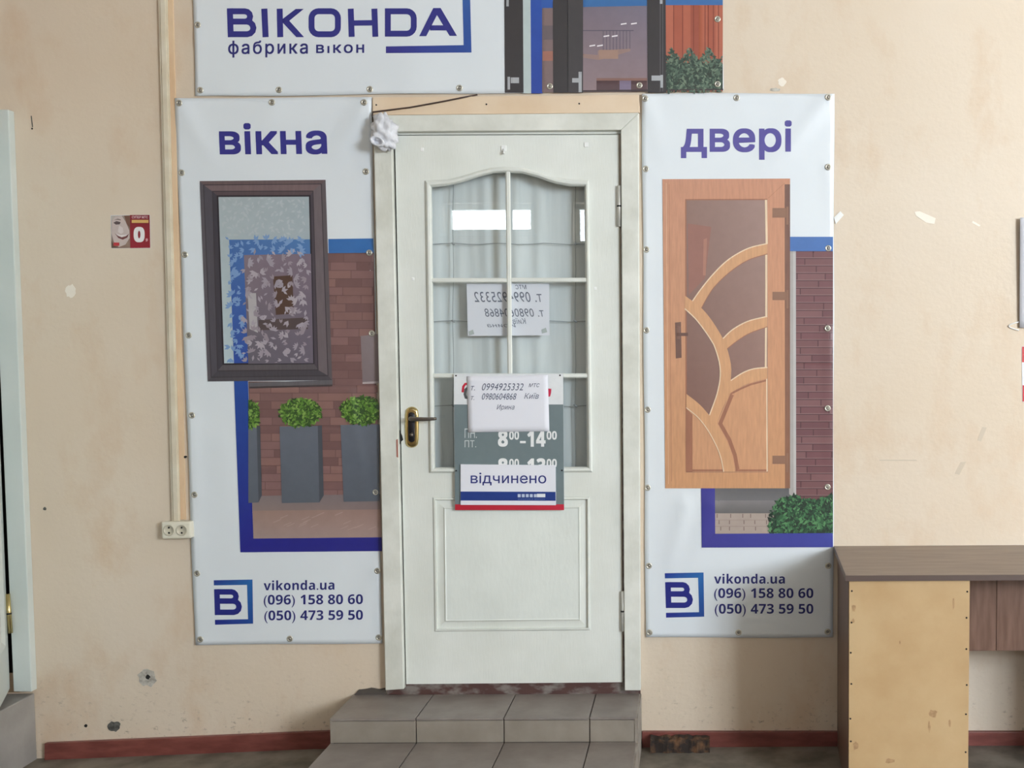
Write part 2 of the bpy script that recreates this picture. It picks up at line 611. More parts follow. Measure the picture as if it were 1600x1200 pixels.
def cloth(name, q, surf, mat, parent, step=7.0, thick=0.0015, wob=0.0):
    mp = quad_map(q)
    nx = max(1, int((Vector(q[1]) - Vector(q[0])).length / step))
    ny = max(1, int((Vector(q[3]) - Vector(q[0])).length / step))
    bm = bmesh.new()
    g = []
    for j in range(ny + 1):
        row = []
        for i in range(nx + 1):
            p = mp(i / nx, j / ny)
            x, y = p.x, p.y
            if wob:
                if i in (0, nx):
                    x += wob * math.sin(y * 0.02 + i)
                if j in (0, ny):
                    y += wob * math.sin(x * 0.021 + j)
            row.append(bm.verts.new(W(x, y, -surf(x, y))))
        g.append(row)
    for j in range(ny):
        for i in range(nx):
            bm.faces.new((g[j][i], g[j + 1][i], g[j + 1][i + 1], g[j][i + 1]))
    be = [e for e in bm.edges if e.is_boundary]
    r = bmesh.ops.extrude_edge_only(bm, edges=be)
    for v in r['geom']:
        if isinstance(v, bmesh.types.BMVert):
            v.co.y += thick
    return from_bm(name, bm, mat, parent, True)


def folds(base, lst, rip=0.0):
    """sheet relief: soft creases (x0, y0, x1, y1, width px, height m)"""
    def f(px, py):
        h = base
        for x0, y0, x1, y1, w, amp in lst:
            dx, dy = x1 - x0, y1 - y0
            L2 = dx * dx + dy * dy
            t = ((px - x0) * dx + (py - y0) * dy) / L2
            tt = min(1.0, max(0.0, t))
            d2 = (px - x0 - tt * dx) ** 2 + (py - y0 - tt * dy) ** 2
            h += amp * math.exp(-d2 / (w * w)) * (1.0 - 0.75 * tt)
        if rip:
            h += rip * (math.sin(px * 0.031 + py * 0.006) + 0.6 * math.sin(py * 0.019 - px * 0.011 + 1.3) + 1.6)
        return h
    return f


grommet_me = lathe('grommet', [(0.0115, 0.0), (0.0115, 0.0015), (0.0095, 0.003), (0.0068, 0.003), (0.0058, 0.0012)], 'steel')
screw_me = lathe('screw_head', [(0.0056, 0.0008), (0.0054, 0.0026), (0.003, 0.0038), (0.0005, 0.0040)], 'screw', 10)


def grommets(root, pts, surf):
    for x, y in pts:
        p = W(x, y, -surf(x, y))
        g = bpy.data.objects.new('grommet', grommet_me)
        link(g, root)
        g.location = p
        g.rotation_euler = (0, random.uniform(0, 6), 0)
        s = bpy.data.objects.new('screw_head', screw_me)
        COL.objects.link(s)
        s.parent = g


def leaves(sh, part, inside, n, box_, cols, size, layer):
    x0, y0, x1, y1 = box_
    k = 0
    while k < n:
        x, y = random.uniform(x0, x1), random.uniform(y0, y1)
        if not inside(x, y):
            continue
        a, s = random.uniform(0, 6.28), size * random.uniform(0.6, 1.3)
        ca, sa = math.cos(a) * s, math.sin(a) * s
        sh.poly(part, [(x + ca, y + sa), (x - sa * 0.45, y + ca * 0.45), (x - ca, y - sa), (x + sa * 0.45, y - ca * 0.45)],
                random.choice(cols), layer + random.random() * 1.6)
        k += 1


def bricks(sh, part, x0, y0, x1, y1, rh, bl, cols, joint=1.0, layer=1.6):
    y, r = y0, 0
    while y < y1:
        x = x0 - bl * (0.15 + 0.5 * (r % 2) + random.uniform(0, 0.25))
        while x < x1:
            w = bl * random.uniform(0.85, 1.15)
            a, b_ = max(x, x0), min(x + w - joint, x1)
            if b_ - a > 1.5:
                sh.rect(part, a, y, b_, min(y + rh - joint, y1), random.choice(cols), layer)
            x += w
        y += rh
        r += 1


# ------------------------------------------------------------------ the setting
ZC = 4.1
XL, XR = -4.2, 7.7
WT = 0.25
leaf_l, leaf_r = W(617, 640).x, W(969, 640).x
leaf_t, leaf_b = W(800, 207).z, W(800, 1079).z
ld_r = W(14, 640).x                          # right side of the doorway at the left
ld_t, ld_b = W(20, 215).z, W(30, 1082).z
ld_l = ld_r - 0.85
boxes('wall_back', [
    (XL, ld_l, 0, WT, -0.3, ZC), (ld_l, ld_r, 0, WT, ld_t, ZC), (ld_l, ld_r, 0, WT, -0.3, ld_b),
    (ld_r, leaf_l, 0, WT, -0.3, ZC), (leaf_l, leaf_r, 0, WT, leaf_t, ZC), (leaf_l, leaf_r, 0, WT, -0.3, leaf_b - 0.01),
    (leaf_r, XR, 0, WT, -0.3, ZC)], 'wall')
wall_back = bpy.data.objects['wall_back']
tag(wall_back, 'cream painted plaster wall with the banners and white door', 'wall', kind='structure')
tag(boxes('wall_left', [(XL - 0.2, XL, YF, WT, -0.3, ZC)], 'wall'), 'cream side wall beyond the left doorway', 'wall', kind='structure')
tag(boxes('wall_right', [(XR, XR + 0.2, YF, WT, -0.3, ZC)], 'wall'), 'cream side wall beyond the desk', 'wall', kind='structure')
lst, xs = [], XL
for x0, x1, z0, z1, _w in OPEN:
    lst += [(xs, x0, YF - 0.25, YF, -0.3, ZC), (x0, x1, YF - 0.25, YF, -0.3, z0), (x0, x1, YF - 0.25, YF, z1, ZC)]
    xs = x1
lst.append((xs, XR, YF - 0.25, YF, -0.3, ZC))
tag(boxes('wall_front', lst, 'wall'), 'cream wall opposite the door with the hall windows', 'wall', kind='structure')
tag(boxes('ceiling', [(XL, XR, YF, WT, ZC, ZC + 0.15)], 'ceiling'), 'white ceiling of the hall', 'ceiling', kind='structure')
# floor: level by the desk, dropping a little towards the left doorway
fx = [(XL, -0.08), (-2.39, -0.036), (-1.87, -0.017), (-1.4, 0.0), (XR, 0.0)]
v, f = [], []
for x, z in fx:
    v += [(x, YF, z), (x, WT, z), (x, YF, -0.3), (x, WT, -0.3)]
for i in range(len(fx) - 1):
    a, c = 4 * i, 4 * i + 4
    f += [(a, c, c + 1, a + 1), (a + 2, a + 3, c + 3, c + 2), (a, a + 2, c + 2, c), (a + 1, c + 1, c + 3, a + 3)]
f += [(0, 1, 3, 2), tuple(len(v) - 4 + k for k in (0, 2, 3, 1))]
tag(mesh('floor', v, f, 'floor'), 'worn dark grey concrete floor of the hall', 'floor', kind='structure')
# rooms behind the two doors
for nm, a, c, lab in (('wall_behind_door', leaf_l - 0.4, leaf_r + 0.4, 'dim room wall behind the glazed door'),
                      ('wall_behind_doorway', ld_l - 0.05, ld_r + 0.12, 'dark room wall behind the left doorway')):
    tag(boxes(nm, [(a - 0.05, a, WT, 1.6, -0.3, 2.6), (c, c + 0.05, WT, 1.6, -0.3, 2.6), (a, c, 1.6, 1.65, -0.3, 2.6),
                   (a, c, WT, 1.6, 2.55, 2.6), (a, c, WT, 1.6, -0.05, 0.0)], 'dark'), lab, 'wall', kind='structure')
# windows of the opposite wall
for n, (x0, x1, z0, z1, _w) in enumerate(OPEN):
    w = thing('window_%d' % (n + 1), ((x0 + x1) / 2, YF, z0), ['narrow high transom window in the opposite wall', 'wide high transom window in the opposite wall',
              'large three part window in the opposite wall'][n], 'window', kind='structure')
    t = 0.05
    k = 3 if n == 2 else 1
    boxes('window_frame', [(x0, x0 + t, YF - 0.2, YF - 0.12, z0, z1), (x1 - t, x1, YF - 0.2, YF - 0.12, z0, z1),
                           (x0, x1, YF - 0.2, YF - 0.12, z0, z0 + t), (x0, x1, YF - 0.2, YF - 0.12, z1 - t, z1)], 'casing', w)
    for i in range(1, k):
        xm = x0 + (x1 - x0) * i / k
        box('mullion', xm - 0.04, xm + 0.04, YF - 0.2, YF - 0.12, z0 + t, z1 - t, 'casing', w)
    box('window_sill', x0 - 0.03, x1 + 0.03, YF - 0.14, YF + 0.06, z0 - 0.03, z0, 'casing', w)

# baseboards
def baseboard(name, pts, label):
    o = prism(name, pts, 'red', bev=0.002)
    return tag(o, label, 'baseboard', kind='structure')

slab_y = -0.018
def bb(px_top, px_bot):
    out = []
    for q in px_top + px_bot[::-1]:
        a = W(q[0], q[1], slab_y)
        out.append((a, Vector((a.x, 0.004, a.z))))
    return out
baseboard('baseboard_left', bb([(69, 1162), (290, 1152), (560, 1141)], [(69, 1190), (290, 1181), (560, 1172)]), 'dark red painted skirting left of the tiled steps')
baseboard('baseboard_right', bb([(1003, 1144), (1900, 1144)], [(1003, 1172), (1900, 1172)]), 'dark red painted skirting behind the desk')

# header board over the door
tag(slab('trim_1', [(582, 152), (998, 148), (1000, 176), (582, 180)], -0.016, 0.002, 'header', bev=0.002),
    'peach painted board between the top banner and door casing', 'trim', kind='structure')
nail_me = lathe('nail', [(0.003, 0.0), (0.003, 0.001), (0.001, 0.0018)], 'hole', 8)
for q in ((760, 163), (905, 162), (588, 164), (640, 168)):
    o = link(bpy.data.objects.new('nail', nail_me), bpy.data.objects['trim_1'])
    o.location = W(q[0], q[1], -0.016)

# ------------------------------------------------------------------ the white glazed door
d1 = thing('door_1', W(800, 1068, 0), 'white panelled door with six glass panes and arched top', 'door', kind='structure')
YC, YL = -0.032, -0.014
slab('casing_board', [(583, 180), (612, 208), (631, 1077), (602, 1079)], YC, 0.0, 'casing', d1, 0.003)
slab('casing_board', [(583, 180), (998, 176), (970, 203), (612, 205.5)], YC, 0.0, 'casing', d1, 0.003)
slab('casing_board', [(998, 176), (1001, 1079), (976, 1079), (970, 203)], YC, 0.0, 'casing', d1, 0.003)
slab('door_stop', [(610, 203), (972, 201), (972, 209.2), (612, 210.8)], -0.008, 0.06, 'door', d1, 0.001)
slab('door_stop', [(608, 206), (615.2, 206), (633.4, 1080), (626, 1080)], -0.003, 0.06, 'threshold', d1)  # dark brown colour stands in for the shade in the gap beside the leaf
slab('door_stop', [(969.5, 204), (976, 204), (980, 1080), (973.8, 1080)], -0.003, 0.06, 'threshold', d1)  # gap shade on the hinge side, again put into the colour

arch_o = [(664, 282), (698, 280.6), (718, 276), (733, 271.6), (747.5, 267), (768, 261.9), (791, 260.5), (817, 262), (841, 268), (856, 273.4), (870, 277.4), (893, 280.4), (920, 280.6)]
arch_i = [(675, 293.2), (700, 290.6), (719, 286.3), (734, 281.6), (748, 277), (770, 271.3), (791, 270), (816, 271.2), (840, 277.7), (855, 283.2), (869, 287.6), (890, 291.6), (913, 292.2)]
glz_o = arch_o + [(926, 738), (671, 739)]
glz_i = arch_i + [(917, 729), (680.5, 730)]
pan_o = [(676, 777), (922, 776), (923, 985), (679, 987)]
pan_i = [(694.5, 794), (905, 793), (906, 968), (696.5, 970)]


def lerp_loop(a, c, t):
    return [(p[0] + (q[0] - p[0]) * t, p[1] + (q[1] - p[1]) * t) for p, q in zip(a, c)]


def wl(loop, y):
    return [W(x, yy, y) for x, yy in loop]


# leaf: stiles and rails with two openings, real thickness
bm = bmesh.new()
edges = []
loops_v = []
for lp in ([(617, 212), (966.5, 210.5), (972.5, 1066), (634.8, 1069)], glz_o, pan_o):
    vs = [bm.verts.new(p) for p in wl(lp, YL)]
    loops_v.append(vs)
    edges += [bm.edges.new((vs[i], vs[(i + 1) % len(vs)])) for i in range(len(vs))]
bmesh.ops.triangle_fill(bm, edges=edges, use_beauty=True)
for vs in loops_v:
    bk = [bm.verts.new((v.co.x, YL + 0.042, v.co.z)) for v in vs]
    for i in range(len(vs)):
        j = (i + 1) % len(vs)
        bm.faces.new((vs[i], vs[j], bk[j], bk[i]))
from_bm('leaf', bm, 'door', d1)
# glazing bead all round the opening
loft('glazing_bead', [wl(glz_o, YL + 0.001), wl(lerp_loop(glz_o, glz_i, 0.06), YL - 0.006), wl(lerp_loop(glz_o, glz_i, 0.3), YL - 0.012), wl(lerp_loop(glz_o, glz_i, 0.6), YL - 0.011),
                      wl(lerp_loop(glz_o, glz_i, 0.85), YL - 0.004), wl(glz_i, YL + 0.012)], 'door', d1)
# raised lower panel
loft('panel_moulding', [wl(pan_o, YL + 0.001), wl(lerp_loop(pan_o, pan_i, 0.08), YL - 0.005), wl(lerp_loop(pan_o, pan_i, 0.22), YL - 0.006), wl(lerp_loop(pan_o, pan_i, 0.3), YL + 0.006),
                        wl(lerp_loop(pan_o, pan_i, 0.9), YL + 0.001), wl(pan_i, YL - 0.004)], 'door', d1)
loft('panel', [wl(pan_i, YL - 0.004), wl(lerp_loop(pan_i, [(800, 881)] * 4, 0.02), YL - 0.002)], 'panel', d1, cap_last=True)
# muntins
YG = YL + 0.014
def muntin(p0, p1, wpx):
    a, c = Vector(p0), Vector(p1)
    n = (c - a).normalized()
    n = Vector((-n.y, n.x)) * wpx / 2
    lp = [a + n, c + n, c - n, a - n]
    lp2 = [a + n * 0.55, c + n * 0.55, c - n * 0.55, a - n * 0.55]
    loft('muntin', [[W(p.x, p.y, YG) for p in lp], [W(p.x, p.y, YL - 0.003) for p in lp], [W(p.x, p.y, YL - 0.007) for p in lp2]], 'door', d1, cap_last=True, cap_first=True)
muntin((793.5, 268), (798.5, 732), 7.5)
muntin((674, 438), (792, 438), 7)
muntin((799, 437.5), (917, 437.5), 7)
muntin((677, 587), (794, 587), 7)
muntin((801, 587), (918, 587), 7)
# panes
xm = [(i, arch_i[i]) for i in range(len(arch_i))]
la = [p for p in arch_i if p[0] <= 791]
ra = [p for p in arch_i if p[0] > 791]
panes = [la + [(797, 437), (676.5, 438)], [la[-1]] + ra + [(914.5, 437), (797, 437)],
         [(676.5, 438), (797, 437), (798, 587), (678.5, 587)], [(797, 437), (914.5, 437), (916, 587), (798, 587)],
         [(678.5, 587), (798, 587), (798, 731), (680, 731)], [(798, 587), (916, 587), (917.5, 731), (798, 731)]]
for lp in panes:
    mesh('pane', wl(lp, YG + 0.003), [tuple(range(len(lp)))], 'glass', d1)
# handle: brass-edged plate, black insert, lever, cylinder
def capsule(cx, cy, rx, ry, y, n=24):
    out = []
    for k in range(n):
        t = 2 * math.pi * k / n
        x, z = math.cos(t), math.sin(t)
        out.append(W(cx + rx * x, cy + (ry - rx) * (1 if z > 0 else -1) * min(1, abs(z) * 3) + rx * z, y))
    return out
hp = loft('handle_plate', [capsule(643.5, 667.5, 11, 32, YL), capsule(643.5, 667.5, 11, 32, YL - 0.003), capsule(643.5, 667.5, 8.5, 29.5, YL - 0.008), capsule(643.5, 667.5, 6.5, 27, YL - 0.0085)], 'brass', d1, True, cap_last=True)
loft('handle_insert', [capsule(643, 667.5, 5.6, 23.5, YL - 0.008), capsule(643, 667.5, 5.4, 23, YL - 0.0115), capsule(643, 667.5, 4, 21, YL - 0.013)], 'black_metal', hp, True, cap_last=True)
tube('lever', [W(642, 654.5, YL - 0.01), W(642, 654.5, YL - 0.045), W(644, 654.8, YL - 0.052), W(650, 655, YL - 0.055), W(664, 655, YL - 0.055), W(678, 654.5, YL - 0.053), W(682, 654, YL - 0.05)],
     [0.009, 0.0085, 0.0085, 0.008, 0.0068, 0.0058, 0.005], 'lever', hp, 10)
tube('lock_cylinder', [W(643, 679.5, YL - 0.012), W(643, 679.5, YL - 0.016)], [0.0075, 0.0065], 'lever', hp, 12)
for (x, y0, y1) in ((967.3, 290, 354), (973.2, 924, 986)):
    hg = tube('hinge', [W(x, y0, YL - 0.006), W(x, y1, YL - 0.006)], 0.0075, 'hinge', d1, 10)
    ym = (y0 + y1) / 2
    tube('hinge_joint', [W(x, ym - 1.2, YL - 0.006), W(x, ym + 1.2, YL - 0.006)], 0.0079, 'hole', hg, 10)
slab('threshold', [(604, 1068), (1000, 1065), (1001, 1086), (604, 1086)], -0.006, 0.12, 'threshold', d1, 0.003)
# adhesive hooks and screws left on the leaf
for q, s in (((787, 234), 1.0), ((659.5, 235), 0.6), ((916, 228), 0.8), ((645, 437), 0.5), ((930, 452), 0.5)):
    hk = slab('hook', [(q[0] - 4 * s, q[1] - 7 * s), (q[0] + 4 * s, q[1] - 7 * s), (q[0] + 4 * s, q[1] + 2 * s), (q[0] - 4 * s, q[1] + 2 * s)], YL - 0.004 * s, YL, 'tape', d1, 0.001)
    if s > 0.9:
        tube('hook_arm', [W(q[0], q[1] - 1, YL - 0.004), W(q[0], q[1] + 5, YL - 0.008), W(q[0], q[1] + 6, YL - 0.013), W(q[0], q[1] + 3, YL - 0.016)], 0.0035, 'tape', hk, 6)
slab('paint_chip', [(624.3, 672), (628, 680), (630, 687), (626, 691), (624.4, 695), (623.8, 684)], YL - 0.001, YL + 0.002, 'hole', d1)
slab('paint_chip', [(619, 687), (621.5, 686), (622.2, 715), (619.5, 714)], YC - 0.0008, YC + 0.003, 'rust', d1)

# ------------------------------------------------------------------ behind the glass: curtain, wires, note
bm = bmesh.new()
nx, ny = 120, 30
x0c, x1c = W(640, 500, 0.05).x, W(955, 500, 0.05).x
z0c, z1c = W(800, 770, 0.11).z, W(800, 240, 0.11).z
fl = [(random.uniform(0, 1), random.uniform(0.012, 0.05), random.choice((-1, 1)) * random.uniform(0.006, 0.016)) for _ in range(20)]
g = []
for j in range(ny + 1):
    row = []
    for i in range(nx + 1):
        u, t = i / nx, j / ny
        y = 0.056 + 0.3 * sum(a * math.exp(-((u + 0.008 * math.sin(t * 5 + c * 9) - c) / w) ** 2) for c, w, a in fl)
        row.append(bm.verts.new((x0c + (x1c - x0c) * u, y, z0c + (z1c - z0c) * t)))
    g.append(row)
for j in range(ny):
    for i in range(nx):
        bm.faces.new((g[j][i], g[j][i + 1], g[j + 1][i + 1], g[j + 1][i]))
tag(from_bm('net_curtain', bm, 'curtain', None, True), 'greyish white net curtain hanging behind the glass door panes', 'curtain')

wg = thing('wire_grid', W(800, 731, 0.06), 'thin grey wire grid between door glass and curtain', 'wire grid')
YW = 0.036
for yy in (381, 502, 634):
    tube('wire', [W(650 + 20 * k, yy + 1.2 * math.sin(k * 1.7), YW) for k in range(16)], 0.0013, 'thin_wire', wg, 5)
for xx in (708, 899):
    tube('wire', [W(xx + 0.8 * math.sin(k * 1.3), 240 + 30 * k, YW) for k in range(18)], 0.0013, 'thin_wire', wg, 5)
for yy in (381, 502, 634):
    for xx in (708, 899):
        tube('wire_knot', [W(xx - 2.5, yy - 1.5, YW - 0.003), W(xx, yy, YW - 0.006), W(xx + 2.5, yy + 1.5, YW - 0.003)], [0.002, 0.0045, 0.002], 'thin_wire', wg, 6)

YN = YG + 0.008
note_b = thing('handwritten_note', W(793, 524, YN), 'white handwritten note taped inside the glass, seen mirrored from behind', 'note')
ns = lambda x, y: -YN
slab('sheet', [(729, 443), (858, 443), (858.5, 524), (731, 525)], YN, YN + 0.0006, 'paper', note_b)
sh = Sheet(note_b, ns, None)
pen = rgb(112, 118, 136)
for body, a, c, d_, e in (('мтс', 805, 445, 823, 452), ('т. 0994925332', 741, 456, 846, 472), ('т. 0980604868', 757, 482, 849, 495), ('Київ', 801, 497, 822, 506), ('Ирина', 761, 505, 806, 513)):
    sh.cfg('handwriting#%s%d' % (body, c), mat='ink_paper')
    sh.text('handwriting#%s%d' % (body, c), body, a, c, d_, e, pen, 1, 0.0, 1.05, 0.25, mirror=True)
for x, y in ((732, 516), (846, 513)):
    sh.poly('tape#%d' % x, [(x, y + 2), (x + 7, y - 1), (x + 9, y + 6), (x + 1, y + 8)], rgb(186, 194, 192), 1)
sh.build()

# ------------------------------------------------------------------ signs on the door
YS = -(YL - 0.016)          # stand-off of the board's face
hb = thing('opening_hours_board', W(795, 797, -YS), 'grey plastic opening hours board with white header and red foot', 'sign')
slab('board', [(709, 584), (880, 584), (881.5, 797), (711, 797)], -YS, -YS + 0.003, 'board_plastic', hb)
sh = Sheet(hb, lambda x, y: YS, None)
sh.rect('white_header', 709.3, 584.3, 879.8, 632, rgb(236, 238, 240), 1)
sh.poly('grey_field', [(710, 632), (880, 632), (881.2, 788), (711, 788)], rgb(118, 132, 136), 1)
sh.poly('red_strip', [(711, 788), (881.2, 788), (881.4, 797), (711, 797)], [rgb(196, 38, 56), rgb(206, 46, 70), rgb(206, 46, 70), rgb(196, 38, 56)], 1)
wht = rgb(246, 246, 246)
for dy in (0, 43.5):
    sh.text('hour_numeral#a%d' % dy, heavy('8'), 778, 672.5 + dy, 793.5, 698 + dy, wht, 2, 0.02)
    sh.text('minute_numeral#a%d' % dy, heavy('00'), 795.5, 673.5 + dy, 811, 687 + dy, wht, 2, 0.01)
    sh.rect('dash#%d' % dy, 812.5, 689 + dy, 821.5, 692.5 + dy, wht, 2)
    sh.text('hour_numeral#b%d' % dy, heavy('14' if not dy else '13'), 824, 672.5 + dy, 852.5, 698 + dy, wht, 2, 0.02)
    sh.text('minute_numeral#b%d' % dy, heavy('00'), 854, 673.5 + dy, 870, 687 + dy, wht, 2, 0.01)
sh.text('weekday#1', 'ПН.', 726, 669.5, 745, 684.5, rgb(214, 220, 220), 2, 0.0)
sh.text('weekday#2', 'ПТ.', 726, 688, 744, 699, rgb(214, 220, 220), 2, 0.0)
sh.strip('logo', [(733, 599.5), (727, 600), (724, 604), (722.8, 613)], 3.6, rgb(204, 36, 62), 2)
sh.strip('logo', [(731, 606), (727.5, 609), (726.5, 616), (728, 621), (734, 622)], 4.2, rgb(84, 86, 88), 2)
sh.poly('logo#2', [(855, 607), (861.5, 607.5), (861, 614), (859.5, 619.5), (856, 620)], rgb(206, 40, 78), 2)
sh.build()
for x, y in ((712.5, 587), (875, 586.5), (712.8, 735.5), (878, 735)):
    o = link(bpy.data.objects.new('fixing_screw', nail_me), hb)
    o.location = W(x, y, -YS - 0.0005)

nf = thing('handwritten_note', W(795, 675, -YS - 0.003), 'white handwritten paper note stuck over the hours board header', 'note')
nsurf = folds(YS + 0.003, [(858, 590, 859, 674, 12, 0.0015), (735, 674, 800, 676, 12, 0.001)])
cloth('sheet', [(729.5, 588), (856, 586), (858.5, 674), (731.5, 675.5)], nsurf, 'paper', nf, 8, 0.0004)
sh = Sheet(nf, nsurf, 8)
pen = rgb(96, 100, 122)
for body, a, c, d_, e in (('т.', 736, 603, 742, 610), ('0994925332', 753, 599, 818, 610), ('мтс', 826, 599, 843, 605), ('т.', 736, 619, 741, 625), ('0980604868', 753, 614.5, 807, 624.5), ('Київ', 819, 614, 842, 623), ('Ирина', 776, 632, 804, 642)):
    sh.cfg('handwriting#%s%d' % (body, c), mat='ink_paper')
    sh.text('handwriting#%s%d' % (body, c), body, a, c, d_, e, pen, 1.5, 0.0, 1.05, 0.3)
sh.build()

op = thing('open_sign', W(795, 789, -YS - 0.004), 'small white plastic open sign with navy lettering and blue stripe', 'sign')
slab('plate', [(719.5, 725.5), (868, 727), (868.5, 789.5), (719.5, 789)], -YS - 0.006, -YS - 0.001, 'paper', op, 0.0008)
sh = Sheet(op, lambda x, y: YS + 0.006, None)
navy = rgb(44, 52, 128)
sh.poly('blue_stripe', [(719.7, 768), (868, 768.5), (868.3, 782.5), (719.7, 782)], rgb(36, 62, 138), 1)
sh.text('lettering', 'відчинено', 735.5, 738.5, 853.5, 758.5, navy, 1, 0.004)
for i in range(5):
    sh.rect('small_logo', 809 + i * 6.3, 772, 813.5 + i * 6.3, 777, rgb(196, 208, 228), 2)
sh.rect('small_logo', 839, 771.5, 852, 777, rgb(236, 240, 244), 2)
sh.text('small_logo', 'ФАБРИКА ВІКОН', 809, 779, 851, 781.2, rgb(120, 144, 190), 2)
sh.build()

# ------------------------------------------------------------------ banners
INDIGO = rgb(52, 52, 136)
NAVY = rgb(38, 40, 140)
BLUE = rgb(44, 104, 176)
DEEP = rgb(36, 44, 140)


def letter_B(sh, part, x0, y0, x1, y1, t, col, lean=0.0, layer=1.5):
    """extended sans capital with two bowls, drawn as stroke"""
    h = t / 2
    ym = y0 + (y1 - y0) * 0.46
    w1, w2 = x1 - h - (x1 - x0) * 0.1, x1 - h
    def L(p):
        return (p[0] + lean * (p[1] - y0) / (y1 - y0), p[1])
    def bowl(xr, ya, yb):
        r = min((yb - ya) / 2, (x1 - x0) * 0.3)
        pts = [(x0 + t * 0.6, ya)]
        for k in range(7):
            a = -math.pi / 2 + math.pi * k / 6
            pts.append((xr - r + r * math.cos(a), (ya + yb) / 2 + ((yb - ya) / 2) * math.sin(a)))
        pts.append((x0 + t * 0.6, yb))
        return [L(p) for p in pts]
    sh.strip(part, [L((x0 + h, y0)), L((x0 + h, y1))], t, col, layer)
    sh.strip(part, bowl(w1, y0 + h, ym), t, col, layer + 0.15)
    sh.strip(part, bowl(w2, ym, y1 - h), t, col, layer + 0.3)


def round_rect(x0, y0, x1, y1, r, only_right=False):
    pts = []
    for cx, cy, a0, rr in ((x1, y0, -90, r), (x1, y1, 0, r), (x0, y1, 90, 0.01 if only_right else r), (x0, y0, 180, 0.01 if only_right else r)):
        sx, sy = (-1 if cx == x1 else 1), (1 if cy == y0 else -1)
        n = 6 if rr > 1 else 1
        for k in range(n):
            a = math.radians(a0 + 90 * k / max(1, n - 1))
            pts.append((cx + sx * rr + rr * math.cos(a), cy + sy * rr + rr * math.sin(a)))
    return pts


# --- wide banner over the door
bt = thing('banner', W(715, 146, -0.004), 'wide white vinyl banner over the door with big blue company lettering', 'banner', 'vinyl banners on the cream wall')
ts = folds(0.006, [(305, 60, 330, 60, 14, 0.004), (360, 150, 420, 90, 20, 0.003), (1000, 145, 960, 100, 16, 0.003), (640, 145, 660, 60, 25, 0.0025)], 0.0008)
cloth('vinyl_sheet', [(298, -150), (1127, -150), (1130, 141.5), (305, 150.5)], ts, 'vinyl', bt, wob=0.8)
sh = Sheet(bt, ts)
p = 'company_lettering'
t = 9.2
letter_B(sh, p, 354.5, 13, 399.5, 58, t, INDIGO, 1.5)
sh.strip(p, [(413, 13.5), (415, 58)], 9.5, INDIGO, 1.5)
sh.strip(p, [(437, 13.5), (438, 58)], t, INDIGO, 1.5)
sh.poly(p, [(441, 30), (462, 14), (474.5, 14), (452, 32.5), (475, 58), (463, 58), (441, 34.5)], INDIGO, 1.7)
sh.strip(p, round_rect(486.8, 17.5, 528, 53.5, 11), t, INDIGO, 1.5, True)
sh.strip(p, [(548, 13.5), (549.5, 57.5)], t, INDIGO, 1.5)
sh.strip(p, [(585, 13.5), (586.5, 57.5)], t, INDIGO, 1.5)
sh.strip(p, [(550, 36), (585, 35.5)], 8.4, INDIGO, 1.6)
sh.strip(p, round_rect(606, 17.6, 646.5, 52.6, 11, True), t, INDIGO, 1.5, True)
sh.poly(p, [(655, 56.5), (677, 12.5), (688.5, 12.5), (683, 23), (666, 56.5)], INDIGO, 1.5)
sh.poly(p, [(677, 12.5), (688.5, 12.5), (714, 56), (702.5, 56), (682.5, 23)], INDIGO, 1.6)
sh.rect(p, 672, 39.5, 699, 47.5, INDIGO, 1.7)
sh.text('tagline_word#1', 'фабрика', 356.5, 63.5, 481, 90, rgb(46, 46, 120), 1.5, 0.014, 1.22, slope=0.6)
sh.text('tagline_word#2', 'вıкон', 494, 69.6, 569, 83.3, rgb(46, 46, 120), 1.5, 0.014, 1.22, slope=0.4)
A, B2, C2 = rgb(58, 52, 140), rgb(46, 80, 160), rgb(62, 118, 182)
sh.poly('corner_bracket', [(603, 72.5), (724.5, 70.5), (736.7, 82), (603, 83)], [A, B2, B2, A], 1.5)
sh.poly('corner_bracket', [(719, -150), (731, -150), (736.7, 82), (724.5, 70.5)], [C2, C2, B2, B2], 1.6)
# printed windows and doors on its right half
dk, dk2, sil = rgb(62, 58, 60), rgb(72, 68, 70), rgb(176, 178, 182)
ph = 'printed_scene'
sh.cfg(ph, clip=(700, -150, 1129.4, 147))
sh.rect(ph, 816, -150, 830, 146, rgb(196, 208, 208), 1)
sh.poly(ph, [(828, -150), (848, -150), (848, 146), (830, 146)], [rgb(50, 94, 176), rgb(50, 94, 176), rgb(44, 72, 164), rgb(44, 72, 164)], 1.2)
sh.rect(ph, 846, -150, 866, 12.8, rgb(50, 92, 172), 1.4)
sh.rect(ph, 847, 12.5, 865, 144.5, rgb(132, 112, 112), 1.4)
sh.rect(ph, 848, 80, 864, 95, rgb(164, 112, 98), 1.6)
sh.rect(ph, 848, 40, 864, 62, rgb(112, 100, 104), 1.6)
sh.poly(ph, [(910, -150), (1011, -150), (1011, 10), (910, 11)], rgb(62, 112, 170), 1.2)
sh.poly(ph, [(910, 11), (1011, 9), (1012, 143), (911, 144)], [rgb(124, 112, 124), rgb(126, 118, 134), rgb(148, 126, 130), rgb(150, 130, 134)], 1.3)
for k in range(9):
    x = 942 + k * 5.2
    sh.rect(ph, x, 47, x + 1.2, 78, rgb(104, 94, 108), 1.5)
sh.rect(ph, 911, 47, 990, 48.5, rgb(98, 88, 104), 1.5)
sh.poly(ph, [(911, 84), (934, 86), (934, 79), (985, 76), (985, 80), (936, 94), (911, 90)], rgb(158, 130, 124), 1.5)
sh.rect(ph, 936, 78, 966, 92, rgb(168, 136, 122), 1.6)
sh.rect(ph, 932, 122, 1011, 126, rgb(140, 104, 96), 1.5)
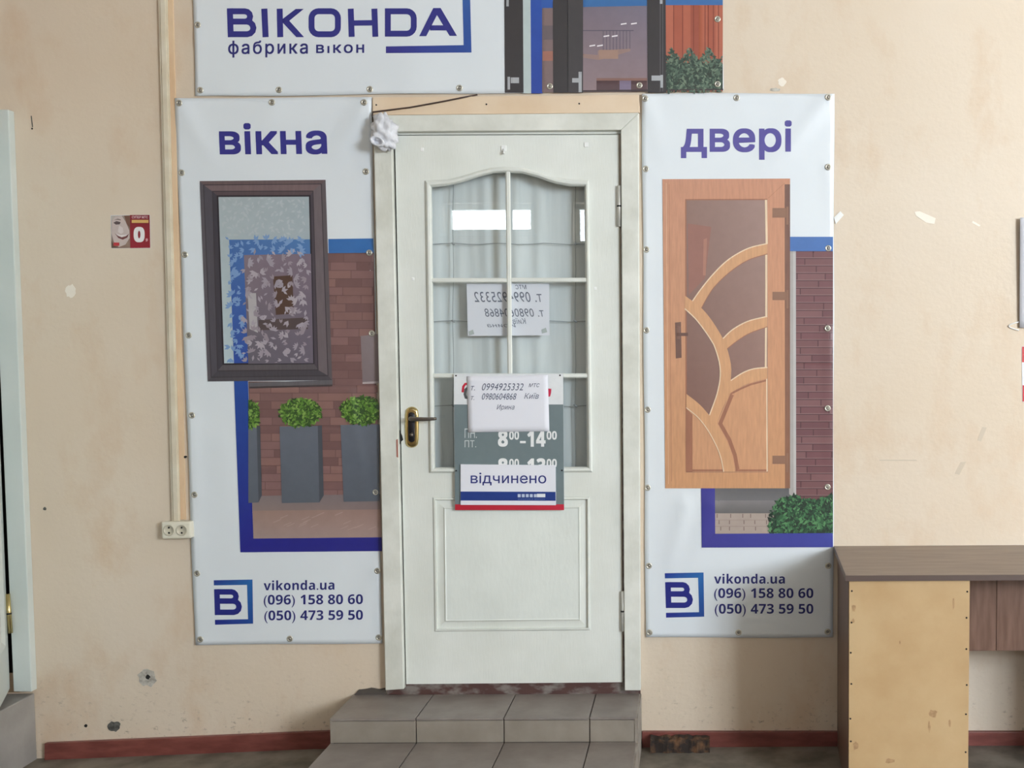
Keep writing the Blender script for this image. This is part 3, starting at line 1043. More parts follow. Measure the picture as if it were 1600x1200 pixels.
sh.rect(ph, 932, 126, 1011, 143, rgb(96, 74, 78), 1.5)
sh.rect(ph, 968, 126, 986, 143, rgb(138, 124, 148), 1.7)
for x, y in ((970, 37), (986, 36.5), (943, 56), (956, 56), (921, 71), (933, 71)):
    sh.poly(ph, [(x, y), (x + 9, y - 1.4), (x + 9, y + 0.6), (x, y + 2)], rgb(240, 234, 238), 2)
for k in range(7):
    x = 1040 + k * 13
    sh.rect(ph, x, 7.5, x + 13, 143, random.choice([rgb(178, 100, 78), rgb(170, 92, 72), rgb(184, 106, 84), rgb(160, 84, 66)]), 1.2)
for x in (1052, 1066, 1083, 1101, 1106, 1114, 1122):
    sh.rect(ph, x, 8, x + 1.3, 130, rgb(132, 66, 54), 1.4)
sh.rect(ph, 1039, -150, 1130, 8, rgb(64, 112, 172), 1.6)
sh.poly(ph, [(1040, 142), (1040, 100), (1056, 92), (1072, 100), (1088, 90), (1104, 102), (1118, 92), (1130, 100), (1130, 141)], rgb(56, 62, 54), 1.7)
leaves(sh, ph, lambda x, y: y > 84 + 9 * math.sin(x * 0.22) + random.uniform(-3, 3), 760, (1041, 76, 1128, 143), [rgb(70, 88, 76), rgb(92, 112, 96), rgb(52, 66, 58), rgb(114, 132, 112), rgb(60, 78, 66)], 4.2, 1.8)
for a, c, w in ((787, 789, 29), (863, 864.5, 24), (888, 888, 23), (1010, 1012, 29)):
    sh.poly('printed_profile', [(a, -150), (a + w, -150), (c + w, 145), (c, 145)], dk if w != 23 else dk2, 3.5)
for a in (886.5, 1031, 1035):
    sh.rect('printed_profile', a, -150, a + 1.2, 143, rgb(40, 36, 38) if a < 900 else rgb(96, 94, 98), 4)
for x0, y0, x1, y1 in ((793, 120, 797, 140), (798, 121, 811, 130), (791, -10, 795, 10), (904, 112, 909, 144), (894, 122, 904, 129), (1032, 117, 1036, 137), (1018, 118, 1032, 126), (1031, -5, 1035, 6)):
    sh.rect('printed_profile', x0, y0, x1, y1, sil, 4.4)
sh.poly('printed_profile', [(865, 141.5), (1130, 138.5), (1130, 141), (865, 144)], rgb(70, 58, 60), 3)
sh.build()
grommets(bt, [(309, 39), (313, 141), (436, 140.5), (578, 139.5), (718, 137.5), (859, 135), (999, 133.5), (1121, 131.5), (1121, 30)], ts)

# --- banner left of the door: windows
bl = thing('banner', W(450, 1007, -0.004), 'tall white banner left of the door picturing a brown window and planters', 'banner', 'vinyl banners on the cream wall')
ls = folds(0.005, [(281, 161, 330, 250, 15, 0.008), (569, 161, 520, 250, 15, 0.008), (572, 268, 545, 300, 12, 0.004), (576, 395, 590, 520, 9, 0.005), (588, 640, 592, 800, 9, 0.006),
                   (300, 650, 312, 900, 10, 0.004), (590, 892, 560, 960, 12, 0.005), (313, 999, 350, 940, 14, 0.004), (425, 161, 425, 200, 18, 0.003), (350, 700, 360, 860, 16, 0.002), (545, 610, 572, 780, 7, 0.004)], 0.0006)
ql = [(273, 153.5), (580.5, 152), (597, 1005), (305, 1008)]
cloth('vinyl_sheet', ql, ls, 'vinyl', bl, wob=0.6)
sh = Sheet(bl, ls)
sh.text('heading', 'вікна', 341.5, 192.5, 509.5, 242, rgb(54, 52, 140), 1.5, 0.02, 1.02, lean=2.0, slope=0.8)
# printed brick facade behind
ph = 'printed_facade'
MORT = rgb(112, 82, 80)
BR = [rgb(136, 102, 98), rgb(128, 96, 94), rgb(144, 108, 102), rgb(122, 90, 88), rgb(138, 104, 102)]
sh.poly(ph, [(505, 395.5), (584, 395), (592, 790), (394, 792), (388, 596), (505, 596)], MORT, 1.0)
bricks(sh, ph, 512, 397, 583.5, 602, 13, 42, BR)
sh.cfg(ph, clip=(388, 300, 596, 842))
bricks(sh, ph, 390, 602, 590, 776, 12.6, 46, BR)
sh.poly(ph, [(393.5, 775), (594, 772), (595, 800), (394.5, 800)], [rgb(134, 122, 122), rgb(128, 116, 118), rgb(140, 122, 120), rgb(146, 128, 124)], 2.4)
sh.poly(ph, [(394.5, 798), (595, 796), (596, 842), (396, 842)], [rgb(160, 132, 122), rgb(160, 130, 122), rgb(172, 148, 142), rgb(168, 146, 140)], 2.6)
for k in range(18):
    x, y = random.uniform(398, 585), random.uniform(800, 828)
    sh.poly(ph, [(x, y), (x + 12, y - 5), (x + 12.5, y - 4.2), (x, y + 1)], rgb(182, 156, 148), 2.9)
sh.poly(ph, [(513, 373.4), (583.4, 372.5), (584, 395), (513.5, 395.6)], [rgb(56, 112, 180), rgb(58, 116, 184), rgb(58, 116, 184), rgb(56, 112, 180)], 2)
sh.poly(ph, [(563.5, 525), (590, 522), (592.5, 598), (566.5, 599.5)], [rgb(138, 124, 126), rgb(150, 136, 138), rgb(136, 120, 122), rgb(130, 116, 118)], 2.6)
sh.poly(ph, [(566.5, 597), (592, 595.5), (592, 599), (566.5, 600)], rgb(182, 170, 170), 2.8)
# planters and clipped bushes
GR = [rgb(88, 128, 50), rgb(114, 152, 66), rgb(64, 98, 42), rgb(136, 170, 84), rgb(50, 78, 40), rgb(98, 140, 58)]
pg, ps = rgb(106, 112, 124), rgb(80, 84, 92)
pl = 'printed_planter'
sh.cfg(pl, clip=(388, 300, 593, 842))
for fr_, sd in (([(386, 666.5), (401, 666.5), (404, 785), (386, 786)], [(401, 666.5), (406.5, 665.5), (409, 774), (404, 785)]),
                ([(436.7, 666.5), (496.5, 665.5), (499, 785), (440.4, 786)], [(496.5, 665.5), (503, 664.5), (505.8, 774), (499, 785)]),
                ([(532, 664), (593, 663), (597, 783), (537, 784)], None)):
    sh.poly(pl, fr_, [pg, pg, rgb(96, 102, 112), rgb(94, 100, 110)], 4.8)
    if sd:
        sh.poly(pl, sd, ps, 4.9)
for nm, cx, cy, rx, ry in (('printed_bush', 390, 648, 17, 23), ('printed_bush', 469.5, 645, 34, 22.5), ('printed_bush', 565, 641.5, 34.5, 23)):
    ins = lambda x, y, cx=cx, cy=cy, rx=rx, ry=ry: ((x - cx) / rx) ** 2 + ((y - cy) / ry) ** 2 < 1
    n = 18
    sh.poly('printed_bush', [(cx + rx * 0.94 * math.cos(6.2832 * k / n), cy + ry * 0.94 * math.sin(6.2832 * k / n)) for k in range(n)], rgb(58, 84, 44), 5.2)
    leaves(sh, 'printed_bush', ins, int(rx * 11), (cx - rx, cy - ry, cx + rx, cy + ry), GR, 3.4, 5.4)
sh.cfg('printed_bush', clip=(388, 300, 592, 700))
# blue L-shaped line
sh.poly('blue_line', [(365.5, 590), (387.3, 590), (395.8, 841.5), (375.6, 863)], [rgb(36, 78, 160), rgb(36, 78, 160), NAVY, NAVY], 3.2)
sh.poly('blue_line', [(395.8, 841.5), (596.3, 839.5), (596.8, 861), (375.6, 863)], [NAVY, rgb(44, 44, 136), rgb(44, 44, 136), NAVY], 3.2)
# printed window
wf = 'printed_window'
sh.cfg(wf, mat='ink_grain')
o4 = [(312, 283), (508.7, 281), (519, 594), (324.5, 596)]
m4 = [(318, 289), (502, 287.5), (512.5, 587), (330, 589.5)]
m5 = [(332, 299), (489, 298.5), (497, 578), (340, 579.5)]
i4 = [(340, 306.5), (484, 306), (490, 567.5), (349, 569)]
colr = {0: (rgb(94, 78, 80), rgb(106, 88, 90), rgb(82, 68, 72)), 1: (rgb(88, 80, 84), rgb(100, 90, 94), rgb(70, 62, 70)), 2: (rgb(72, 68, 74), rgb(66, 62, 68), rgb(84, 78, 82)), 3: (rgb(84, 78, 84), rgb(74, 70, 78), rgb(60, 56, 64))}
for k in range(4):
    j = (k + 1) % 4
    for (a, c), cc in zip(((o4, m4), (m4, m5), (m5, i4)), colr[k]):
        sh.poly(wf, [a[k], a[j], c[j], c[k]], tuple(v * 1.35 for v in cc[:3]) + (1.0,), 4)
for a in (m4, m5):
    sh.strip(wf, a, 1.2, rgb(62, 54, 60), 4.4, True)
sh.strip(wf, i4, 2.6, rgb(46, 40, 48), 4.5, True)
sh.poly(wf, [(389.5, 598), (519.5, 593.5), (519.5, 601.5), (390, 605)], rgb(104, 100, 104), 3.6)
sh.poly(wf, [(390, 604.2), (519.5, 600.8), (519, 603.5), (390, 607)], rgb(76, 66, 68), 3.7)
gls = 'printed_glass'
sh.cfg(gls, clip=(300, 280, 492, 600))
sh.poly(gls, [(340, 306.5), (484, 306), (490, 567.5), (349, 569)], [rgb(176, 186, 190), rgb(170, 182, 188), rgb(176, 186, 192), rgb(192, 208, 212)], 4.1)
sh.poly(gls, [(358, 374.5), (485.4, 374), (490, 567.5), (365.5, 568.5)], [rgb(72, 112, 172), rgb(84, 128, 182), rgb(52, 84, 160), rgb(48, 80, 164)], 4.3)
sh.poly(gls, [(381, 398.5), (486, 396.5), (489.5, 567.5), (388, 568.5)], [rgb(134, 118, 128), rgb(128, 112, 126), rgb(110, 102, 116), rgb(104, 98, 108)], 4.6)
sh.poly(gls, [(426.5, 432), (457, 430), (459, 490), (431, 492)], rgb(88, 64, 54), 4.9)
sh.poly(gls, [(387, 458), (400, 458), (403, 520), (390, 514)], rgb(182, 176, 178), 4.9)
sh.poly(gls, [(404, 500), (480, 496), (481, 514), (404, 516)], rgb(88, 74, 74), 4.9)
lf = 'printed_leaf_pattern'
sh.cfg(lf, clip=(347, 308.5, 486, 566.5))
spots = [(361 + 11.5 * i + random.uniform(-4, 4), 378 + 11.5 * j + random.uniform(-4, 4)) for i in range(11) for j in range(17)]
for x, y in spots:
    n = random.choice((1, 2, 3, 5))
    a0, s = random.uniform(0, 6.28), random.uniform(7, 11.5)
    cc = rgb(128, 160, 204) if (x < 381 or y < 396) else random.choice([rgb(172, 162, 172), rgb(164, 154, 164), rgb(180, 170, 178), rgb(156, 144, 152)])
    for q in range(n):
        a = a0 + (q - n / 2) * 0.6
        ca, sa = math.cos(a), math.sin(a)
        sh.poly(lf, [(x, y), (x + ca * s * 0.5 - sa * s * 0.2, y + sa * s * 0.5 + ca * s * 0.2), (x + ca * s, y + sa * s), (x + ca * s * 0.5 + sa * s * 0.2, y + sa * s * 0.5 - ca * s * 0.2)], cc, 5.2 + random.random() * 0.7)
for k in range(110):
    x, y = 346 + (k % 16) * 8.4 + random.uniform(-3, 3), 312 + (k // 16) * 9 + random.uniform(-3, 3)
    a, s = random.uniform(0, 6.28), random.uniform(6, 10)
    ca, sa = math.cos(a), math.sin(a)
    sh.poly(lf, [(x, y), (x + ca * s * 0.5 - sa * s * 0.22, y + sa * s * 0.5 + ca * s * 0.22), (x + ca * s, y + sa * s), (x + ca * s * 0.5 + sa * s * 0.22, y + sa * s * 0.5 - ca * s * 0.22)], rgb(186, 194, 198), 4.4 + random.random() * 0.3)


def contact(sh, bx, by, tx, ty, slope):
    """bracketed B emblem and three contact lines; bx,by = emblem corner, tx,ty = text corner"""
    e = 'emblem'
    a, c = rgb(36, 78, 158), rgb(44, 108, 178)
    sh.poly(e, [(bx, by + 1.2), (bx + 60.5, by), (bx + 52, by + 8.3), (bx + 0.2, by + 9.2)], [DEEP, c, c, a], 1.5)
    sh.poly(e, [(bx + 60.5, by), (bx + 61.5, by + 69), (bx + 53.6, by + 62), (bx + 52, by + 8.3)], [c, a, a, c], 1.5)
    sh.poly(e, [(bx + 1.8, by + 63), (bx + 53.6, by + 62), (bx + 61.5, by + 69), (bx + 2, by + 70.6)], [DEEP, a, a, DEEP], 1.5)
    letter_B(sh, e, bx + 0.5, by + 15, bx + 43, by + 55.5, 8.6, rgb(36, 42, 132), 1.2)
    d = rgb(42, 44, 118)
    sh.text('contact_line#0', heavy('vikonda.ua'), tx, ty, tx + 110.5, ty + 15.5, d, 1.5, 0, 1.03, slope=slope)
    sh.text('contact_line#1', heavy('(096) 158 80 60'), tx, ty + 22.5, tx + 155, ty + 42.5, d, 1.5, 0, 1.0, slope=slope, split=True)
    sh.text('contact_line#2', heavy('(050) 473 59 50'), tx + 1, ty + 47, tx + 155, ty + 67, d, 1.5, 0, 1.0, slope=slope, split=True)


contact(sh, 334, 905.5, 412, 907, 1.0)
sh.build()
grommets(bl, [(280, 161), (425, 160), (569, 160), (284, 270), (289, 398), (295, 524), (300, 649), (304, 773), (308, 896), (313, 999), (453, 998), (592, 996), (572, 268), (577, 395), (581, 521), (587, 769), (590, 892)], ls)

# --- banner right of the door: doors
br_ = thing('banner', W(1155, 996, -0.004), 'tall white banner right of the door picturing an orange wooden door', 'banner', 'vinyl banners on the cream wall')
rs = folds(0.005, [(1294, 153, 1200, 262, 16, 0.010), (1008, 154, 1035, 240, 14, 0.008), (1294, 262, 1296, 370, 9, 0.004), (1010, 264, 1040, 300, 10, 0.003), (1070, 790, 1045, 900, 13, 0.007), (1110, 790, 1085, 880, 13, 0.005),
                   (1015, 988, 1040, 930, 12, 0.003), (1293, 987, 1240, 900, 24, 0.004), (1294, 513, 1297, 760, 6, 0.004), (1150, 153, 1190, 200, 22, 0.003), (1240, 170, 1180, 240, 12, 0.0035)], 0.0006)
cloth('vinyl_sheet', [(1003, 146), (1303.5, 146), (1302, 996), (1009, 996)], rs, 'vinyl', br_, wob=0.6)
sh = Sheet(br_, rs)
sh.text('heading', 'двері', 1063.8, 188.5, 1237, 250, rgb(92, 84, 160), 1.5, 0.02, 1.02, slope=0.5)
ph = 'printed_facade'
BR2 = [rgb(124, 86, 88), rgb(116, 78, 82), rgb(130, 92, 94), rgb(122, 82, 86)]
sh.cfg(ph, clip=(1090, 360, 1301.6, 850))
sh.rect(ph, 1243, 392, 1301.6, 795, rgb(92, 60, 64), 1)
bricks(sh, ph, 1243, 393, 1301.6, 795, 11.6, 46, BR2, 1.6)
for k in range(33):
    sh.rect(ph, 1243, 393 + 11.6 * k + 9.2, 1301.6, 393 + 11.6 * k + 10.2, rgb(146, 116, 116), 2)
sh.poly(ph, [(1226, 392), (1243, 392), (1243, 780), (1233, 772)], rgb(178, 172, 168), 2.4)
sh.poly(ph, [(1239, 392), (1243.5, 392), (1244, 774), (1240, 772)], rgb(196, 192, 190), 2.7)
sh.rect(ph, 1226, 370, 1301.6, 392.5, rgb(78, 118, 182), 3)
sh.poly(ph, [(1117, 760), (1234, 760), (1240, 772), (1236, 783), (1117, 783)], [rgb(104, 102, 104), rgb(98, 96, 98), rgb(110, 108, 110), rgb(118, 116, 118), rgb(120, 118, 120)], 2)
sh.poly(ph, [(1117, 782), (1240, 782), (1240, 803), (1117, 803)], [rgb(138, 134, 134), rgb(132, 128, 128), rgb(108, 104, 104), rgb(106, 102, 102)], 2.1)
sh.rect(ph, 1117, 802, 1240, 835, rgb(178, 162, 152), 2.2)
for k in range(14):
    x, y = 1122 + (k % 5) * 18 + random.uniform(-4, 4), 803 + (k // 5) * 10
    sh.rect(ph, x, y, x + 1.2, y + 6, rgb(124, 104, 98), 2.5)
for y in (812, 822):
    sh.rect(ph, 1117, y, 1206, y + 0.8, rgb(160, 142, 134), 2.5)
GR2 = [rgb(74, 124, 82), rgb(96, 148, 98), rgb(48, 80, 58), rgb(40, 54, 46), rgb(60, 100, 68), rgb(44, 60, 50)]
sh.cfg('printed_bush', clip=(1195, 760, 1301.6, 834.5))
top = lambda x: 772 + 9 * abs(math.sin((x - 1240) * 0.055)) + (max(0, 1216 - x)) * 1.5
sh.poly('printed_bush', [(1206, 834.5), (1208, 812), (1214, 790), (1230, 776), (1246, 778), (1262, 784), (1280, 780), (1301.6, 772), (1301.6, 834.5)], rgb(46, 66, 52), 4)
leaves(sh, 'printed_bush', lambda x, y: y > top(x) and (x - 1203) > (y - 834) * 0.2, 900, (1202, 766, 1301.6, 834.5), GR2, 4.2, 4.3)
sh.poly('blue_line', [(1095.3, 758), (1117, 758), (1117.5, 834), (1096.5, 855.6)], rgb(66, 64, 150), 3.2)
sh.poly('blue_line', [(1117.5, 834), (1301.4, 833), (1301.6, 855), (1096.5, 855.6)], [rgb(66, 64, 150), rgb(68, 74, 160), rgb(68, 74, 160), rgb(66, 64, 150)], 6.2)
# the printed door, traced as sashes and curved ribs
pd, pgl, prb = 'printed_door', 'printed_door_glass', 'printed_door_rib'
sh.cfg(pd, mat='ink_grain')
sh.cfg(prb, mat='ink_grain')
WOOD, WOODL, WOODD, LITE = rgb(214, 160, 122), rgb(226, 176, 136), rgb(170, 116, 92), rgb(242, 216, 184)
Z1 = lambda x, y: (1030 + x / 4.614, 270 + y / 4.614)
Z2 = lambda x, y: (1030 + x / 4.614, 520 + y / 4.614)
OT = [(1035, 280), (1234.5, 279), (1234.5, 763), (1039.5, 763)]
sh.poly(pd, OT, [rgb(206, 150, 122), rgb(208, 150, 122), rgb(212, 158, 116), rgb(214, 160, 118)], 3.4)
sh.poly(pd, [(1226, 288), (1234.5, 288), (1234.5, 763), (1226.5, 763)], [rgb(130, 96, 84), rgb(124, 90, 82), rgb(150, 106, 84), rgb(156, 110, 86)], 3.7)
sh.strip(pd, [(1045.5, 288), (1049, 752)], 1.0, rgb(190, 134, 104), 3.7)
sh.strip(pd, [(1041, 286), (1044.5, 756)], 0.9, rgb(228, 184, 150), 3.7)
sh.strip(pd, [(1200, 310), (1226, 286)], 0.8, rgb(190, 134, 104), 3.7)
sh.poly(pgl, [(1070.5, 311.5), (1199, 311.5), (1200, 738), (1072, 738)], [rgb(146, 116, 106), rgb(164, 136, 128), rgb(150, 114, 102), rgb(130, 94, 84)], 3.8)
sh.poly(pgl, [Z1(205, 365), Z1(375, 390), Z1(330, 760), Z1(215, 880)], rgb(156, 110, 98), 4.0)
sh.poly(pgl, [Z1(320, 480), Z1(345, 470), Z1(335, 740), Z1(315, 740)], rgb(176, 126, 108), 4.2)
upE = [(195, 440), (290, 515), (362, 595), (415, 655), (480, 770), (520, 880), (545, 1003)]
loE = [(195, 540), (280, 610), (350, 700), (410, 810), (445, 900), (465, 1003)]
sh.poly(pd, [Z2(*q) for q in loE] + [Z2(195, 1003)], [WOOD] * 7, 4.0)
sh.poly(pd, [Z2(*q) for q in [(505, 440), (415, 655), (480, 770), (520, 880), (545, 1003), (780, 1003), (780, 330), (660, 360), (580, 395)]], WOOD, 4.0)
sh.poly(pd, [Z2(*q) for q in [(195, 545), (240, 590), (240, 1003), (195, 1003)]], WOODD, 4.2)
sh.strip(pd, [Z2(*q) for q in [(525, 445), (440, 655), (505, 770), (545, 880), (565, 985)]], 6.0, WOODD, 4.2)
sh.strip(pd, [Z2(*q) for q in [(515, 440), (590, 402), (660, 372), (775, 342)]], 3, WOODD, 4.3)
sh.strip(pd, [Z2(200, 992), Z2(465, 992)], 3, WOODD, 4.3)
sh.strip(pd, [Z2(550, 992), Z2(778, 992)], 3, WOODD, 4.3)


def rib(up, lo, Zu, Zl, layer):
    a = [Zu(*q) if len(q) == 2 else (Z1 if q[2] == 1 else Z2)(q[0], q[1]) for q in up]
    c = [Zl(*q) if len(q) == 2 else (Z1 if q[2] == 1 else Z2)(q[0], q[1]) for q in lo]
    n = 26
    def res(L):
        # smooth the traced points with a Catmull-Rom curve first
        Q = [L[0]] + L + [L[-1]]
        S_ = []
        for i in range(1, len(Q) - 2):
            for k in range(6):
                t = k / 6
                S_.append(tuple(0.5 * (2 * Q[i][j] + (Q[i + 1][j] - Q[i - 1][j]) * t + (2 * Q[i - 1][j] - 5 * Q[i][j] + 4 * Q[i + 1][j] - Q[i + 2][j]) * t * t
                                       + (3 * Q[i][j] - Q[i - 1][j] - 3 * Q[i + 1][j] + Q[i + 2][j]) * t ** 3) for j in (0, 1)))
        L = S_ + [L[-1]]
        d = [0]
        for p0, p1 in zip(L, L[1:]):
            d.append(d[-1] + math.dist(p0, p1))
        out = []
        for k in range(n + 1):
            s = d[-1] * k / n
            i = max(j for j in range(len(L) - 1) if d[j] <= s + 1e-9)
            t = (s - d[i]) / (d[i + 1] - d[i])
            out.append((L[i][0] + (L[i + 1][0] - L[i][0]) * t, L[i][1] + (L[i + 1][1] - L[i][1]) * t))
        return out
    a, c = res(a), res(c)
    for i in range(n):
        sh.poly(prb, [a[i], a[i + 1], c[i + 1], c[i]], rgb(218, 166, 124), layer)
    return a, c


a, c = rib([(780, 510), (640, 545), (500, 625), (390, 730), (300, 840), (240, 925)], [(780, 585), (640, 630), (510, 715), (400, 820), (340, 910), (305, 975)], Z1, Z1, 5)
sh.strip(prb, a, 1.8, LITE, 5.4)
sh.strip(prb, c, 1.2, WOODD, 5.4)
a, c = rib([(780, 1035), (640, 1070), (530, 1130), (460, 1195)], [(780, 1110, 1), (650, 1158, 1), (560, 60, 2), (490, 115, 2)], Z1, Z2, 5)
sh.strip(prb, a, 1.8, LITE, 5.4)
sh.strip(prb, c, 1.2, WOODD, 5.4)
a, c = rib([(780, 250), (680, 260), (600, 290), (515, 345)], [(780, 330), (660, 360), (580, 395), (505, 440)], Z2, Z2, 5)
sh.strip(prb, a, 1.8, LITE, 5.4)
a, c = rib([(185, 885, 1), (240, 925, 1), (305, 975, 1), (380, 1065, 1), (460, 1195, 1), (490, 115, 2), (510, 190, 2), (520, 260, 2), (515, 345, 2), (505, 440, 2), (460, 540, 2), (415, 655, 2)],
           [(185, 980, 1), (260, 1050, 1), (330, 1140, 1), (370, 1200, 1), (400, 100, 2), (435, 220, 2), (440, 320, 2), (420, 430, 2), (390, 520, 2), (362, 595, 2)], Z1, Z1, 5.7)
sh.strip(prb, c, 1.8, LITE, 6.1)
a, c = rib(upE, loE, Z2, Z2, 6.3)
sh.strip(prb, c, 1.5, LITE, 6.6)
sh.strip(prb, [Z1(770, 195), Z1(775, 512)], 3.4, LITE, 5.0)
sh.strip(prb, [Z1(772, 590), Z1(772, 1038)], 3.2, LITE, 5.0)
sh.strip(prb, [Z1(770, 1112), Z2(768, 252)], 3.0, LITE, 5.0)
sh.strip(prb, [Z2(775, 332), Z2(778, 1000)], 2.0, LITE, 5.0)
sh.strip(pd, [(1070.5, 312), (1199, 311.6)], 2.0, WOODD, 4.6)
sh.strip(pd, [(1071.5, 312), (1072.5, 737)], 2.0, WOODD, 4.6)
HW = rgb(150, 112, 92)
for x0, y0, x1, y1 in ((1207, 325, 1228, 340), (1228.5, 323, 1232, 351), (1207, 456, 1228, 469), (1228.5, 453, 1232, 482), (1207, 712, 1227.5, 725), (1228.5, 708, 1232, 738)):
    sh.rect('printed_hinge#%d' % (y0 // 100), x0, y0, x1, y1, HW, 5)
sh.poly('printed_handle', [(1055, 504), (1064, 503), (1065, 559), (1056, 560)], rgb(122, 90, 80), 5)
sh.rect('printed_handle', 1057, 520, 1075, 525, rgb(112, 82, 74), 5.4)
sh.rect('printed_handle', 1057, 510, 1063, 530, rgb(134, 102, 92), 5.2)
contact(sh, 1038.8, 894.5, 1115.8, 896.5, 0.0)
sh.build()
grommets(br_, [(1008, 154), (1151, 153), (1294, 152), (1009, 264), (1010, 390), (1010, 516), (1012, 640), (1012, 762), (1014, 884), (1015, 988), (1154, 988), (1293, 987), (1294, 261), (1294, 388), (1293, 513), (1293, 638), (1293, 761), (1294, 884)], rs)

# ------------------------------------------------------------------ tiled steps
ztop = W(780, 1084).z
YT1 = G(780, 1122, ztop).y
zt2 = W(780, 1160.5, YT1).z
tread = -YT1 if YT1 < 0 else 0.28
YT2 = YT1 - 0.29
xj = [W(q, 1122, YT1).x for q in (515, 649.5, 787, 921, 994)]
st = thing('tiled_steps', ((xj[0] + xj[-1]) / 2, YT2 / 2, 0.0), 'two low steps clad in grey brown tiles below the white door', 'steps')
tk, gp = 0.008, 0.0018
boxes('step_core', [(xj[0] + tk, xj[-1] - 0.004, YT1 + tk, -0.002, 0.0, ztop - tk + 0.002), (xj[0] + tk, xj[-1] - 0.004, YT2 + tk, YT1 + tk, 0.0, zt2 - tk + 0.002)], 'grout', st)
for i in range(4):
    a, c = xj[i] + (gp if i else 0), xj[i + 1] - (gp if i < 3 else 0)
    dz = random.uniform(-0.0006, 0.0006)
    box('tread_tile', a, c, YT1, -0.004, ztop - tk, ztop + dz, 'tile', st, 0.0015)
    box('riser_tile', a, c, YT1 + 0.0015, YT1 + tk + 0.001, zt2 + 0.001, ztop - tk - 0.0015, 'tile_riser', st, 0.0012)
    box('tread_tile', a, c, YT2, YT1 + 0.003, zt2 - tk, zt2 + dz, 'tile', st, 0.0015)
    box('riser_tile', a, c, YT2 + 0.0015, YT2 + tk + 0.001, 0.0, zt2 - tk - 0.0015, 'tile_riser', st, 0.0012)
boxes('side_render', [(xj[0] + 0.0005, xj[0] + tk + 0.001, YT1 + 0.002, -0.004, -0.03, ztop - tk), (xj[0] + 0.0005, xj[0] + tk + 0.001, YT2 + 0.002, YT1 + 0.002, -0.03, zt2 - tk)], 'tile_riser', st)
boxes('side_render', [(xj[-1] - 0.005, xj[-1] + 0.006, YT1 - 0.001, -0.004, 0.0, ztop - 0.002), (xj[-1] - 0.005, xj[-1] + 0.006, YT2 - 0.001, YT1, 0.0, zt2 - 0.002)], 'plaster_side', st)
# cement smear where the steps meet the wall
pts = [(553, 1086), (560, 1078), (570, 1077), (580, 1075), (592, 1077), (603, 1075), (603, 1086)]
slab('cement_smear', pts, -0.006, 0.0, 'grout', st)

# ------------------------------------------------------------------ left doorway: casing, open leaf, concrete step
d2 = thing('door_2', W(25, 1080, 0), 'pale grey door standing open at the left doorway', 'door', kind='structure')
YC2 = -0.035
slab('casing_board', [(-18, 172), (13, 171), (49.5, 1081), (21, 1081)], YC2, 0.0, 'leftdoor', d2, 0.003)
slab('casing_board', [(-300, 172), (13, 171), (13, 185), (-18, 205), (-300, 205)], YC2 + 0.001, 0.0, 'leftdoor', d2, 0.003)
# leaf swung out towards the viewer
hz = W(15.5, 1076, -0.04)
far = G(0, 1106, hz.z)
dirv = Vector((far.x - hz.x, far.y - hz.y, 0)).normalized()
perp = Vector((-1, 0, 0)) - dirv * Vector((-1, 0, 0)).dot(dirv)
perp.normalize()
ztp = W(-14, 215, -0.04).z
p0 = Vector((hz.x, hz.y, 0))
p1 = p0 + dirv * 0.8
cor = [p0, p1, p1 + perp * 0.04, p0 + perp * 0.04]
v = [Vector((q.x, q.y, hz.z)) for q in cor] + [Vector((q.x, q.y, ztp)) for q in cor]
mesh('leaf', v, [(0, 1, 2, 3), (7, 6, 5, 4), (0, 4, 5, 1), (1, 5, 6, 2), (2, 6, 7, 3), (3, 7, 4, 0)], 'leftdoor', d2, bev=0.002)
# moulding of its panel on the visible face
def leaf_pt(s, z, off):
    q = p0 + dirv * s - perp * off
    return Vector((q.x, q.y, z))
for za, zb in ((0.42, 0.95), (1.15, 1.95)):
    lo_ = [leaf_pt(0.12, za, 0), leaf_pt(0.68, za, 0), leaf_pt(0.68, zb, 0), leaf_pt(0.12, zb, 0)]
    l2 = [leaf_pt(0.125, za + 0.005, 0.009), leaf_pt(0.675, za + 0.005, 0.009), leaf_pt(0.675, zb - 0.005, 0.009), leaf_pt(0.125, zb - 0.005, 0.009)]
    l3 = [leaf_pt(0.145, za + 0.025, 0.0), leaf_pt(0.655, za + 0.025, 0.0), leaf_pt(0.655, zb - 0.025, 0.0), leaf_pt(0.145, zb - 0.025, 0.0)]
    loft('panel_moulding', [lo_, l2, l3], 'leftdoor', d2)
hg = tube('hinge', [W(12, 928, -0.046), W(16.5, 989, -0.046)], 0.008, 'brass', d2, 10)
tube('hinge_joint', [W(14, 957.5, -0.046), W(14.3, 960, -0.046)], 0.0084, 'hole', hg, 10)
zs = W(54, 1083).z
xs_ = W(54.5, 1083).x
sb = box('door_step', xs_ - 1.0, xs_, -0.55, -0.001, -0.085, zs, 'step_paint', None, 0.004)
tag(sb, 'scuffed grey concrete step below the open left door', 'step')

# ------------------------------------------------------------------ desk against the wall
zd = W(1302, 853).z
FL = G(1321, 899, zd)
FR = G(1321, 899, zd) + Vector((1.0, 0, 0))
BL = Vector((W(1302.5, 853).x, -0.001, zd))
BR_ = Vector((FR.x + 0.02, -0.001, zd))
tht = (FL - W(1321, 908.5, FL.y)).z
dk_ = thing('desk', ((BL.x + BR_.x) / 2, FL.y / 2, 0.0), 'brown laminate desk with ochre hardboard panel standing against the wall', 'desk')
prism('desk_top', [(q, q - Vector((0, 0, tht))) for q in (BL, FL, FR, BR_)], 'desk_top', dk_, 0.002)
